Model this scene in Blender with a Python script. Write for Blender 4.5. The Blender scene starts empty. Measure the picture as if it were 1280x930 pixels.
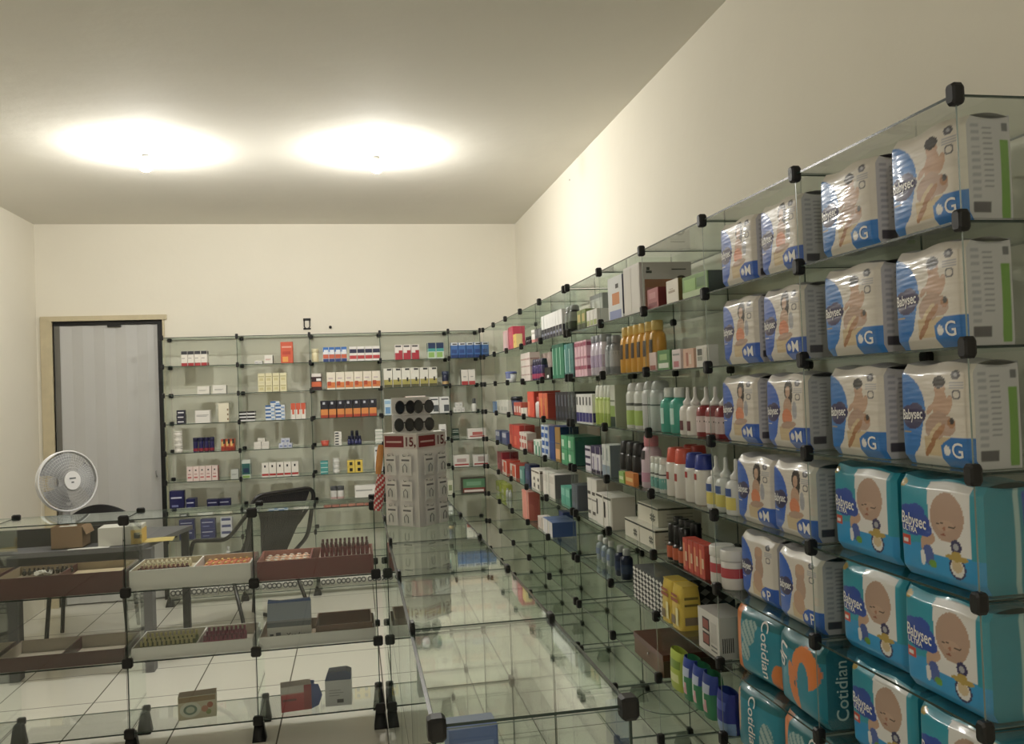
import bpy, math, random
from mathutils import Vector, Matrix
random.seed(7)
S = bpy.context.scene
COL = S.collection
# ---------------------------------------------------------------- camera
F_PX, YAW, PITCH, ROLL, EYE = 1059.0, 0.1856, 0.0196, 0.0371, 1.5
cy, sy, cp, sp = math.cos(YAW), math.sin(YAW), math.cos(PITCH), math.sin(PITCH)
FW = Vector((sy*cp, cy*cp, sp)); R0 = Vector((cy, -sy, 0)); U0 = R0.cross(FW)
RT_ = R0*math.cos(ROLL) - U0*math.sin(ROLL); UP_ = U0*math.cos(ROLL) + R0*math.sin(ROLL)
CAM = Vector((0, 0, EYE))
cd = bpy.data.cameras.new('camera'); cam = bpy.data.objects.new('camera', cd); COL.objects.link(cam)
cd.sensor_width = 36; cd.lens = 36*F_PX/1280; cd.clip_start = .02
cam.matrix_world = Matrix(((RT_.x, UP_.x, -FW.x, 0), (RT_.y, UP_.y, -FW.y, 0), (RT_.z, UP_.z, -FW.z, EYE), (0, 0, 0, 1)))
S.camera = cam
# ---------------------------------------------------------------- world, exposure, render options
w = bpy.data.worlds.new('night'); S.world = w; w.use_nodes = True
w.node_tree.nodes['Background'].inputs[0].default_value = (.02, .022, .025, 1)
w.node_tree.nodes['Background'].inputs[1].default_value = 1.0
S.view_settings.view_transform = 'Standard'; S.view_settings.look = 'None'
S.view_settings.gamma = 1; S.view_settings.use_curve_mapping = False
S.view_settings.exposure = 0.22
S.cycles.max_bounces = 7; S.cycles.diffuse_bounces = 4; S.cycles.glossy_bounces = 4
S.cycles.transparent_max_bounces = 64; S.cycles.use_denoising = True
S.cycles.sample_clamp_indirect = 4.0; S.cycles.caustics_reflective = False
BULB_E = 770.0; BULB_COL = (1.0, .97, .91)

# ---------------------------------------------------------------- materials
MATS = {}
def lin(h):
    h = h.lstrip('#'); h = h if len(h) == 6 else ''.join(c+c for c in h); v = [int(h[i:i+2], 16)/255 for i in (0, 2, 4)]
    return tuple(x/12.92 if x <= .04045 else ((x+.055)/1.055)**2.4 for x in v)
def mat(col, rough=.5, metal=0.0, bump=0.0, scale=60.0, coat=0.0, vary=0.0, aniso=None):
    key = (col, rough, metal, bump, scale, coat, vary, aniso)
    if key in MATS: return MATS[key]
    m = bpy.data.materials.new('surface'); m.use_nodes = True; nt = m.node_tree; b = nt.nodes['Principled BSDF']
    c = lin(col) if isinstance(col, str) else col
    g = .3*c[0]+.6*c[1]+.1*c[2]; c = tuple(x*.86+g*.14 for x in c)
    b.inputs['Base Color'].default_value = (*c, 1); b.inputs['Roughness'].default_value = rough
    b.inputs['Metallic'].default_value = metal; b.inputs['Coat Weight'].default_value = coat
    if bump or vary:
        tc = nt.nodes.new('ShaderNodeTexCoord'); mp = nt.nodes.new('ShaderNodeMapping')
        n = nt.nodes.new('ShaderNodeTexNoise'); n.inputs['Scale'].default_value = scale; n.inputs['Detail'].default_value = 3
        if aniso: mp.inputs['Scale'].default_value = aniso
        nt.links.new(tc.outputs['Object'], mp.inputs[0]); nt.links.new(mp.outputs[0], n.inputs[0])
        if bump:
            bp = nt.nodes.new('ShaderNodeBump'); bp.inputs['Strength'].default_value = bump; bp.inputs['Distance'].default_value = .01
            nt.links.new(n.outputs[0], bp.inputs['Height']); nt.links.new(bp.outputs[0], b.inputs['Normal'])
        if vary:
            mx = nt.nodes.new('ShaderNodeMix'); mx.data_type = 'RGBA'
            mx.inputs[6].default_value = (*[x*(1-vary) for x in c], 1); mx.inputs[7].default_value = (*[min(1, x*(1+vary)) for x in c], 1)
            nt.links.new(n.outputs[0], mx.inputs[0]); nt.links.new(mx.outputs[2], b.inputs['Base Color'])
    MATS[key] = m
    return m
def paper(col): return mat(col, .42)
def plastic(col, r=.28): return mat(col, r)
def glass_mat(tint, f0=.04, name='clear_glass'):
    m = bpy.data.materials.new(name); m.use_nodes = True; nt = m.node_tree; nt.nodes.clear()
    out = nt.nodes.new('ShaderNodeOutputMaterial'); mix = nt.nodes.new('ShaderNodeMixShader')
    tr = nt.nodes.new('ShaderNodeBsdfTransparent'); tr.inputs[0].default_value = (*tint, 1)
    gl = nt.nodes.new('ShaderNodeBsdfGlossy'); gl.inputs['Roughness'].default_value = 0.0; gl.inputs[0].default_value = (.95, 1, .97, 1)
    lw = nt.nodes.new('ShaderNodeLayerWeight'); lw.inputs[0].default_value = .5
    p = nt.nodes.new('ShaderNodeMath'); p.operation = 'POWER'; p.inputs[1].default_value = 5
    q = nt.nodes.new('ShaderNodeMath'); q.operation = 'MULTIPLY_ADD'; q.inputs[1].default_value = 1-f0; q.inputs[2].default_value = f0
    nt.links.new(lw.outputs['Facing'], p.inputs[0]); nt.links.new(p.outputs[0], q.inputs[0])
    nt.links.new(q.outputs[0], mix.inputs[0]); nt.links.new(tr.outputs[0], mix.inputs[1]); nt.links.new(gl.outputs[0], mix.inputs[2])
    nt.links.new(mix.outputs[0], out.inputs[0])
    return m
GLASS = glass_mat((.968, .980, .971)); EDGE = mat('#33453d', .25); EDGE2 = mat('#7f8f86', .2)
CLEAR = glass_mat((.96, .97, .97), name='clear_plastic')
BLACK = mat('#08080a', .5); STEEL = mat('#a8a8a6', .3, 1.0)

# ---------------------------------------------------------------- mesh helpers
class MB:
    def __init__(s): s.v = []; s.f = []; s.m = []; s.mats = []; s.sm = []
    def mi(s, m):
        if m not in s.mats: s.mats.append(m)
        return s.mats.index(m)
    def poly(s, pts, m, smooth=False):
        n = len(s.v); s.v += [tuple(p) for p in pts]; s.f.append(tuple(range(n, n+len(pts)))); s.m.append(s.mi(m)); s.sm.append(smooth)
    def box(s, x0, x1, y0, y1, z0, z1, m, ms=None, M=None):
        P = [(x0,y0,z0),(x1,y0,z0),(x1,y1,z0),(x0,y1,z0),(x0,y0,z1),(x1,y0,z1),(x1,y1,z1),(x0,y1,z1)]
        if M: P = [tuple(M @ Vector(p)) for p in P]
        n = len(s.v); s.v += P
        for k, q in zip('dtfbrl', ((0,3,2,1),(4,5,6,7),(0,1,5,4),(2,3,7,6),(1,2,6,5),(3,0,4,7))):
            s.f.append(tuple(n+i for i in q)); s.m.append(s.mi((ms or {}).get(k, m))); s.sm.append(False)
    def grid(s, fn, nu, nv, m, smooth=True, wrap=False):
        n = len(s.v); k = nu if wrap else nu+1
        for j in range(nv+1):
            for i in range(k): s.v.append(tuple(fn(i/nu, j/nv)))
        mi = s.mi(m)
        for j in range(nv):
            for i in range(nu):
                a = n+j*k+i; b = n+j*k+(i+1) % k
                s.f.append((a, b, b+k, a+k)); s.m.append(mi); s.sm.append(smooth)
    def lathe(s, prof, m, seg=16, sx=1, sy=1, c=(0, 0, 0), capb=True, capt=True):
        n = len(s.v)
        for r, z in prof:
            for i in range(seg):
                a = 2*math.pi*i/seg; s.v.append((c[0]+r*sx*math.cos(a), c[1]+r*sy*math.sin(a), c[2]+z))
        mi = s.mi(m)
        for j in range(len(prof)-1):
            for i in range(seg):
                a = n+j*seg+i; b = n+j*seg+(i+1) % seg
                s.f.append((a, b, b+seg, a+seg)); s.m.append(mi); s.sm.append(True)
        if capb: s.f.append(tuple(n+i for i in reversed(range(seg)))); s.m.append(mi); s.sm.append(False)
        if capt:
            t = n+(len(prof)-1)*seg; s.f.append(tuple(t+i for i in range(seg))); s.m.append(mi); s.sm.append(False)
    def tube(s, pts, r, m, seg=8, closed=False):
        pts = [Vector(p) for p in pts]; n = len(s.v); N = len(pts); side = None
        for i, p in enumerate(pts):
            a = pts[i-1] if (i or closed) else p; b = pts[(i+1) % N] if (i < N-1 or closed) else p
            d = (b-a).normalized()
            if side is None:
                side = d.cross(Vector((0, 0, 1)))
                if side.length < .05: side = d.cross(Vector((1, 0, 0)))
            side = (side - d*side.dot(d)).normalized(); up = d.cross(side)
            for k in range(seg):
                t = 2*math.pi*k/seg; s.v.append(tuple(p+side*r*math.cos(t)+up*r*math.sin(t)))
        mi = s.mi(m)
        for i in range(N if closed else N-1):
            for k in range(seg):
                a = n+i*seg+k; b = n+i*seg+(k+1) % seg; c_ = n+((i+1) % N)*seg+(k+1) % seg; e = n+((i+1) % N)*seg+k
                s.f.append((a, b, c_, e)); s.m.append(mi); s.sm.append(True)
        if not closed:
            s.f.append(tuple(n+k for k in reversed(range(seg)))); s.m.append(mi); s.sm.append(False)
            s.f.append(tuple(n+(N-1)*seg+k for k in range(seg))); s.m.append(mi); s.sm.append(False)
    def prism(s, pts2, h0, h1, m, plane='xz', mside=None):
        def P(a, b, h): return (a, h, b) if plane == 'xz' else (a, b, h) if plane == 'xy' else (h, a, b)
        n = len(pts2); A = [P(a, b, h0) for a, b in pts2]; B = [P(a, b, h1) for a, b in pts2]
        s.poly(A, m); s.poly(list(reversed(B)), m)
        for i in range(n):
            j = (i+1) % n; s.poly([A[j], A[i], B[i], B[j]], mside or m)
    def mesh(s, name='mesh'):
        me = bpy.data.meshes.new(name); me.from_pydata(s.v, [], s.f)
        for m in s.mats: me.materials.append(m)
        me.polygons.foreach_set('material_index', s.m); me.polygons.foreach_set('use_smooth', s.sm); me.update()
        return me
    def build(s, name, parent=None, loc=(0, 0, 0), rz=0):
        return link(name, s.mesh(name), parent, loc, rz)
def link(name, data, parent=None, loc=(0, 0, 0), rz=0):
    o = bpy.data.objects.new(name, data); COL.objects.link(o); o.location = loc; o.rotation_euler = (0, 0, rz)
    if parent: o.parent = parent
    return o
def tag(o, label, cat, group=None):
    o['label'] = label; o['category'] = cat
    if group: o['group'] = group
    elif 'group' in o: del o['group']
    return o
def empty(name, loc=(0, 0, 0), rz=0): return link(name, None, None, loc, rz)
def struct(o): o['kind'] = 'structure'; return o
def copy_tree(o, parent=None):
    c = o.copy(); COL.objects.link(c)
    if parent: c.parent = parent
    for ch in list(o.children): copy_tree(ch, c)
    return c
def ray(px, py): return FW + RT_*((px-640)/F_PX) + UP_*((465-py)/F_PX)
def on(axis, val, px, py):
    d = ray(px, py); return CAM + d*((val-CAM[axis])/d[axis])
def text_mesh(txt, size, m, shear=0.0, bold=.0):
    cu = bpy.data.curves.new('lettering', 'FONT'); cu.body = txt; cu.size = size; cu.align_x = 'CENTER'; cu.align_y = 'CENTER'
    cu.shear = shear; cu.offset = bold; cu.resolution_u = 3
    o = bpy.data.objects.new('lettering', cu); COL.objects.link(o)
    me = bpy.data.meshes.new_from_object(o); bpy.data.objects.remove(o); bpy.data.curves.remove(cu)
    me.materials.clear(); me.materials.append(m)
    return me
def place_text(me, name, parent, M, warp=None):
    me = me.copy()
    for v in me.vertices:
        p = M @ v.co
        v.co = warp(p) if warp else p
    return link(name, me, parent)
M_FRONT = Matrix(((1, 0, 0, 0), (0, 0, -1, 0), (0, 1, 0, 0), (0, 0, 0, 1)))   # text xy -> xz plane facing -Y

# ================================================================ ROOM
XL, XW, YW, YN, H, FZ = -2.19, 1.286, 6.5, -3.2, 2.79, .075
def wall_mat(col, specks=False):
    m = bpy.data.materials.new('painted_plaster'); m.use_nodes = True; nt = m.node_tree; b = nt.nodes['Principled BSDF']
    b.inputs['Roughness'].default_value = .85; b.inputs['Specular IOR Level'].default_value = .15
    tc = nt.nodes.new('ShaderNodeTexCoord'); n = nt.nodes.new('ShaderNodeTexNoise'); n.inputs['Scale'].default_value = 1.3; n.inputs['Detail'].default_value = 5
    mx = nt.nodes.new('ShaderNodeMix'); mx.data_type = 'RGBA'; c = lin(col)
    mx.inputs[6].default_value = (*[x*.94 for x in c], 1); mx.inputs[7].default_value = (*[min(1, x*1.05) for x in c], 1)
    nt.links.new(tc.outputs['Object'], n.inputs[0]); nt.links.new(n.outputs[0], mx.inputs[0])
    last = mx.outputs[2]
    if specks:
        vo = nt.nodes.new('ShaderNodeTexVoronoi'); vo.inputs['Scale'].default_value = 1.7; vo.inputs['Randomness'].default_value = 1
        lt = nt.nodes.new('ShaderNodeMath'); lt.operation = 'LESS_THAN'; lt.inputs[1].default_value = .013
        m2 = nt.nodes.new('ShaderNodeMix'); m2.data_type = 'RGBA'; m2.inputs[7].default_value = (.12, .1, .08, 1)
        mq = nt.nodes.new('ShaderNodeMapping'); mq.inputs['Scale'].default_value = (0, 1, 1.2); nt.links.new(tc.outputs['Object'], mq.inputs[0]); nt.links.new(mq.outputs[0], vo.inputs[0]); nt.links.new(vo.outputs['Distance'], lt.inputs[0])
        nt.links.new(lt.outputs[0], m2.inputs[0]); nt.links.new(last, m2.inputs[6]); last = m2.outputs[2]
    nt.links.new(last, b.inputs['Base Color'])
    n2 = nt.nodes.new('ShaderNodeTexNoise'); n2.inputs['Scale'].default_value = 9; n2.inputs['Detail'].default_value = 6
    bp = nt.nodes.new('ShaderNodeBump'); bp.inputs['Strength'].default_value = .12; bp.inputs['Distance'].default_value = .02
    nt.links.new(tc.outputs['Object'], n2.inputs[0]); nt.links.new(n2.outputs[0], bp.inputs['Height']); nt.links.new(bp.outputs[0], b.inputs['Normal'])
    return m
WALL = wall_mat('#f0ebdd'); WALLS = wall_mat('#f0ebdd', True); CEIL = wall_mat('#e9e6dc')
def slab(name, x0, x1, y0, y1, z0, z1, m):
    b = MB(); b.box(x0, x1, y0, y1, z0, z1, m); return struct(b.build(name))
slab('wall_right', XW, XW+.15, YN, YW, 0, H, WALLS)
slab('wall_left', XL-.15, XL, YN, YW, 0, H, WALL)
slab('wall_front', XL-.15, XW+.15, YN-.15, YN, 0, H, WALL)
slab('ceiling', XL-.15, XW+.15, YN-.15, YW+.15, H, H+.1, CEIL)
DX0, DX1, DZ = -2.085, -1.345, 2.095
b = MB(); b.box(XL-.15, DX0, YW, YW+.15, 0, H, WALL); b.box(DX1, XW+.15, YW, YW+.15, 0, H, WALL); b.box(DX0, DX1, YW, YW+.15, DZ, H, WALL)
struct(b.build('wall_back'))
b = MB(); b.box(DX0-.3, DX1+.3, YW+.55, YW+.6, 0, 2.4, WALL); b.box(DX0-.35, DX0-.3, YW+.15, YW+.6, 0, 2.4, WALL); b.box(DX1+.3, DX1+.35, YW+.15, YW+.6, 0, 2.4, WALL); b.box(DX0-.35, DX1+.35, YW+.15, YW+.6, 2.4, 2.45, WALL)
struct(b.build('wall_passage'))
# floor: large pale glossy tiles
m = bpy.data.materials.new('floor_tiles'); m.use_nodes = True; nt = m.node_tree; bs = nt.nodes['Principled BSDF']
tc = nt.nodes.new('ShaderNodeTexCoord'); mp = nt.nodes.new('ShaderNodeMapping'); br = nt.nodes.new('ShaderNodeTexBrick')
mp.inputs['Location'].default_value = (.814+.454*8, -4.383+.454*20, 0)
br.offset = 0; br.squash = 1; br.inputs['Scale'].default_value = 1; br.inputs['Brick Width'].default_value = .454; br.inputs['Row Height'].default_value = .454
br.inputs['Mortar Size'].default_value = .0035; br.inputs['Mortar Smooth'].default_value = .1
br.inputs['Color1'].default_value = (*lin('#f4f1e6'), 1); br.inputs['Color2'].default_value = (*lin('#f0ede1'), 1); br.inputs['Mortar'].default_value = (*lin('#77736a'), 1)
nt.links.new(tc.outputs['Object'], mp.inputs[0]); nt.links.new(mp.outputs[0], br.inputs[0]); nt.links.new(br.outputs[0], bs.inputs['Base Color'])
bs.inputs['Roughness'].default_value = .16
slab('floor', XL-.3, XW+.15, YN-.15, YW+.75, -.1, FZ, m)
# door opening with folding curtain door
fr = MB(); CR = mat('#cdbf9a', .5, vary=.15, scale=14)
fr.box(DX0-.075, DX0, YW-.018, YW+.14, 0, DZ+.03, CR); fr.box(DX1, DX1+.012, YW-.018, YW+.14, 0, DZ+.03, CR); fr.box(DX0-.075, DX1+.03, YW-.02, YW+.14, DZ, DZ+.035, CR)
struct(fr.build('trim_1'))
dr = struct(empty('door_1', (0, 0, 0)))
PV = mat('#c6c6c4', .45, vary=.05, scale=3)
d = MB(); N = 9; x0, x1 = DX0+.045, DX1-.04
pp = [(x0+(x1-x0)*i/N, YW+.03+(.004 if i % 2 else -.004)) for i in range(N+1)]
for i in range(N):
    (a, ya), (c, yc) = pp[i], pp[i+1]
    d.poly([(a, ya, FZ+.01), (c, yc, FZ+.01), (c, yc, DZ-.03), (a, ya, DZ-.03)], PV); d.poly([(c, yc+.01, FZ+.01), (a, ya+.01, FZ+.01), (a, ya+.01, DZ-.03), (c, yc+.01, DZ-.03)], PV)
d.box(x0-.004, x0, YW+.02, YW+.045, FZ+.01, DZ-.03, PV); d.box(x1, x1+.004, YW+.02, YW+.045, FZ+.01, DZ-.03, PV)
d.build('folding_panel', dr)
t = MB(); t.box(DX0+.002, DX1-.002, YW+.015, YW+.06, DZ-.028, DZ-.001, BLACK); t.box(DX0+.36, DX0+.45, YW+.012, YW+.03, DZ-.045, DZ-.028, BLACK); t.build('top_track', dr)
t = MB(); t.box(DX1-.036, DX1-.002, YW-.012, YW+.055, FZ, DZ-.03, BLACK); t.build('dark_gap_strip', dr)  # black strip stands in for the shade in the gap beside the curtain
t = MB(); t.box(DX0+.002, DX0+.04, YW+.02, YW+.05, FZ, DZ-.03, mat('#77746c', .6)); t.build('side_channel', dr)
t = MB(); t.tube([(x1-.035, YW+.018, 1.0), (x1-.035, YW-.005, 1.0), (x1-.03, YW-.005, .96), (x1-.03, YW+.018, .96)], .004, plastic('#8d8d8a')); t.build('door_handle', dr)
# hooks on the wall above the shelf
k = MB(); k.tube([(-.345, YW-.006, 2.075), (-.345, YW-.014, 2.02), (-.335, YW-.014, 2.005)], .004, BLACK); k.tube([(-.305, YW-.006, 2.075), (-.305, YW-.014, 2.02), (-.315, YW-.014, 2.005)], .004, BLACK)
k.box(-.352, -.298, YW-.006, YW, 2.065, 2.082, BLACK); k.box(-.352, -.298, YW-.006, YW, 1.998, 2.01, BLACK)
tag(k.build('wall_hook'), 'small black two-pronged hook on the wall above the back shelves', 'hook')
k = MB(); k.lathe([(.011, 0), (.011, .012), (.006, .018)], BLACK, 10); o = k.build('wall_peg', None, (-.155, YW, 2.012)); o.rotation_euler = (math.pi/2, 0, 0)
tag(o, 'tiny round black peg on the back wall beside the hook', 'peg')

# ---------------------------------------------------------------- ceiling bulbs
def bulb(x, y, label, k=1.0):
    r = empty('ceiling_bulb', (x, y, H)); tag(r, label, 'light bulb', None)
    s = MB(); s.lathe([(.05, 0), (.05, -.008), (.03, -.014), (.022, -.018), (.022, -.030)], plastic('#e8e6e0'), 20, capb=False); s.build('socket', r)
    s = MB(); s.lathe([(.016, -.030), (.020, -.040), (.031, -.062)], plastic('#e8e6e0'), 20); s.build('bulb_housing', r)
    m = bpy.data.materials.get('glowing_bulb' if k == 1 else 'added_fill_bulb')
    if not m:
        m = bpy.data.materials.new('glowing_bulb' if k == 1 else 'added_fill_bulb'); m.use_nodes = True; nt = m.node_tree; nt.nodes.clear()
        e = nt.nodes.new('ShaderNodeEmission'); e.inputs[0].default_value = (*BULB_COL, 1); e.inputs[1].default_value = BULB_E*k
        q = nt.nodes.new('ShaderNodeOutputMaterial'); nt.links.new(e.outputs[0], q.inputs[0])
    g = MB(); g.lathe([(.031, -.063), (.036, -.072), (.037, -.084), (.031, -.102), (.017, -.115), (.003, -.118)], m, 18); g.build('glass_globe', r)
bulb(-1.0, 4.55, 'glowing bulb on the ceiling nearer the curtained doorway'); bulb(.16, 4.53, 'glowing bulb on the ceiling nearer the wall of shelves'); bulb(-.45, -1.5, 'added unseen bulb on the ceiling behind the camera', .85)  # third bulb is added out of view to brighten the near end

# ================================================================ GLASS SHELVING
ZT, RH, TH = 1.9447, .2019, .0045
LEV = [ZT-RH*k for k in range(10)]
def clip_mesh(a, b, c, m=BLACK):
    """eight-sided plastic connector, a wide (x), b deep (y), c tall (z), bevelled"""
    s = MB(); k = .3
    o = [(-a, -c*(1-k)), (-a*(1-k), -c), (a*(1-k), -c), (a, -c*(1-k)), (a, c*(1-k)), (a*(1-k), c), (-a*(1-k), c), (-a, c*(1-k))]
    i = [(x*.8, z*.8) for x, z in o]
    for q, r, y0, y1 in ((i, o, -b, -b*.6), (o, o, -b*.6, b*.6), (o, i, b*.6, b)):
        for n in range(8):
            u = (n+1) % 8; s.poly([(q[n][0], y0, q[n][1]), (q[u][0], y0, q[u][1]), (r[u][0], y1, r[u][1]), (r[n][0], y1, r[n][1])], m)
    s.poly([(x, -b, z) for x, z in i], m); s.poly([(x, b, z) for x, z in reversed(i)], m)
    return s.mesh('clip')
CLIPS = {'wall': (clip_mesh(.0095, .011, .0175), clip_mesh(.016, .009, .015)), 'counter': (clip_mesh(.0205, .010, .0205), clip_mesh(.017, .009, .015)), 'thin': (clip_mesh(.0165, .005, .019), clip_mesh(.0165, .006, .013)), 'corner': (clip_mesh(.015, .013, .017),)*2}
def pane_mesh(x, y, z, edge):
    s = MB(); th = min(x, y, z)
    e = {q: edge for q in 'dtfrl'}; e['b'] = EDGE2 if th == z else GLASS
    for k in ('dt' if th == z else 'fb' if th == y else 'rl'): e[k] = GLASS
    s.box(-x/2, x/2, -y/2, y/2, -z/2, z/2, GLASS, e); return s.mesh('pane')
PM = {}; axis_now = 'x'
def pane(name, parent, x0, x1, y0, y1, z0, z1):
    k = tuple(round(v, 4) for v in (x1-x0, y1-y0, z1-z0))+((EDGE2 if name == 'glass_divider' and axis_now == 'y' else EDGE),)
    if k not in PM: PM[k] = pane_mesh(*k)
    return link(name, PM[k], parent, ((x0+x1)/2, (y0+y1)/2, (z0+z1)/2))
def foot_mesh(h):
    s = MB(); s.lathe([(.039, 0), (.038, .006), (.023, h)], BLACK, 4); return s.mesh('foot')
def unit(name, label, cat, posts, axis, front, back, levels, feet_h, back_panel=True, front_panel=False, dividers='all', rear_single=40, group=None):
    """a clipped glass unit; axis 'x': runs along X and opens towards -Y; axis 'y': runs along Y and opens towards -X"""
    global axis_now; axis_now = axis
    r = empty(name, ((posts[0], (front+back)/2, 0) if axis == 'x' else ((front+back)/2, posts[0], 0))); tag(r, label, cat, group)
    ox, oy = r.location.x, r.location.y
    def P(nm, a0, a1, b0, b1, z0, z1):
        if axis == 'x': return pane(nm, r, a0-ox, a1-ox, b0-oy, b1-oy, z0, z1)
        return pane(nm, r, b0-ox, b1-ox, a0-oy, a1-oy, z0, z1)
    for i in range(len(posts)-1):
        a0, a1 = posts[i]+.004, posts[i+1]-.004
        for z in levels: P('glass_shelf', a0, a1, front, back, z-TH, z)
        if back_panel: P('back_panel', a0, a1, back+.001, back+.001+.005, levels[-1], levels[0]-.001)
        if front_panel:
            for z1, z0 in zip(levels, levels[1:]): P('front_panel', a0, a1, front-.0065, front-.0005, z0+.002, z1-.002)
    for i, p in enumerate(posts):
        if dividers == 'all' or (dividers == 'ends' and i in (0, len(posts)-1)):
            for z1, z0 in zip(levels, levels[1:]): P('glass_divider', p-.002, p+.002, front+.001, back, z0+.001, z1-TH-.001)
    rear = []; CF_ME, CB_ME = CLIPS['thin' if front_panel and axis == 'y' else 'counter' if front_panel else 'wall']
    for p in posts:
        for z in levels:
            for q, d in ((front, 0), (back, 1)):
                at = (p-ox, q-oy, z-TH/2) if axis == 'x' else (q-ox, p-oy, z-TH/2)
                if front_panel and axis == 'y' and z == levels[0] and p == posts[0]: link('corner_clip', CLIPS['corner'][0], r, at, math.pi/2); continue
                if d: rear.append(at); continue
                link('clip', CF_ME, r, at, 0 if axis == 'x' else math.pi/2)
    rear.sort(key=lambda a: -a[2])
    for at in rear[:rear_single]: link('clip', CB_ME, r, at, 0 if axis == 'x' else math.pi/2)
    if rear[rear_single:]:
        s = MB(); R = Matrix.Rotation(0 if axis == 'x' else math.pi/2, 3, 'Z')
        for at in rear[rear_single:]:
            for pl in CB_ME.polygons: s.poly([R @ CB_ME.vertices[i].co + Vector(at) for i in pl.vertices], BLACK)
        o = s.build('clip', r); o['kind'] = 'stuff'
    fm = foot_mesh(feet_h)
    for p in posts:
        for q in (front+.03, back-.03):
            link('foot', fm, r, ((p-ox, q-oy, FZ) if axis == 'x' else (q-ox, p-oy, FZ)), math.pi/4)
    return r
XR, YB, DEP = .9576, 6.2365, .283
NEAR = [1.186+.5*i for i in range(6)]
FAR = [3.742, 4.27, 4.785, 5.27, 5.74, 6.215]
unit('wall_shelving', 'tall glass shelving along the speckled wall, near section holding the diaper packs', 'shelving', NEAR, 'y', XR, XR+.30, LEV, LEV[9]-TH-FZ, rear_single=38)
unit('wall_shelving', 'tall glass shelving along the speckled wall, far section meeting the corner', 'shelving', FAR, 'y', XR, XR+.30, LEV, LEV[9]-TH-FZ, rear_single=38)
BX = [-1.2995, -.7995, -.2995, .2005, .7005, .937]
unit('wall_shelving', 'tall glass shelving against the back wall beside the curtained doorway', 'shelving', BX, 'x', YB, YB+.25, LEV, LEV[9]-TH-FZ, rear_single=38)
CL = [1.027, .735, .452, .168]
CF, CB_ = 3.676, 3.959
AX0, AX1 = .0995, .383
AY = [1.2097+.5*i for i in range(6)]
unit('display_counter', 'long low glass counter with candy trays in front of the desk', 'counter', [-1.932, -1.432, -.932, -.432, .068], 'x', CF, CB_, CL, CL[3]-TH-FZ, False, True, 'all')
unit('display_counter', 'empty low glass counter carrying the white hook display at its far end', 'counter', AY, 'y', AX0, AX1, CL, CL[3]-TH-FZ, True, True, 'ends', rear_single=30)

# ================================================================ PRODUCT BUILDERS
def carton(name, W, D, Hh, base, decals=(), top=None, side=None):
    """closed folding carton, printed panels on the front, bands wrap on to both sides"""
    s = MB(); e = .0006; B = paper(base); w2, d2 = W/2, D/2; c = min(W, D, Hh)*.04
    ms = {}
    if top: ms['t'] = paper(top)
    if side: ms['l'] = ms['r'] = paper(side)
    # bevelled body
    o = [(-w2+c, -d2), (w2-c, -d2), (w2, -d2+c), (w2, d2-c), (w2-c, d2), (-w2+c, d2), (-w2, d2-c), (-w2, -d2+c)]
    fm = [B, B, paper(side) if side else B, B, B, B, paper(side) if side else B, B]
    for i in range(8):
        a, q = o[i], o[(i+1) % 8]; s.poly([(a[0], a[1], 0), (q[0], q[1], 0), (q[0], q[1], Hh), (a[0], a[1], Hh)], fm[i])
    s.poly([(x, y, Hh) for x, y in o], paper(top) if top else B); s.poly([(x, y, 0) for x, y in reversed(o)], B)
    # closing flap line
    s.box(-w2*.94, w2*.94, -d2+c, -d2+c+.0006, Hh, Hh+.0004, paper('#9c9a92'))
    for n, dc in enumerate(decals):
        u0, v0, u1, v1, col = dc[:5]; m = paper(col); y = -d2-e*(1+.4*n)
        s.poly([(-w2+c*(u0 == 0)+W*u0, y, Hh*v0), (-w2+W*u1-c*(u1 == 1), y, Hh*v0), (-w2+W*u1-c*(u1 == 1), y, Hh*v1), (-w2+c*(u0 == 0)+W*u0, y, Hh*v1)], m)
        if u0 == 0 and u1 == 1 and not side:
            for sg in (-1, 1):
                x = sg*(w2+e*(1+.4*n)); q = [(x, -d2+c, Hh*v0), (x, d2-c, Hh*v0), (x, d2-c, Hh*v1), (x, -d2+c, Hh*v1)]
                s.poly(q if sg > 0 else q[::-1], m)
            if v1 >= .999: s.poly([(-w2+c, -d2+c, Hh+e), (w2-c, -d2+c, Hh+e), (w2-c, d2-c, Hh+e), (-w2+c, d2-c, Hh+e)], m)
    return s.build(name)
def txtlines(col, u0=.15, u1=.8, v=.5, n=2, h=.04, gap=.09):
    return [(u0, v-i*gap, u1-(.12 if i % 2 else 0), v-i*gap+h, col) for i in range(n)]
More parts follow.
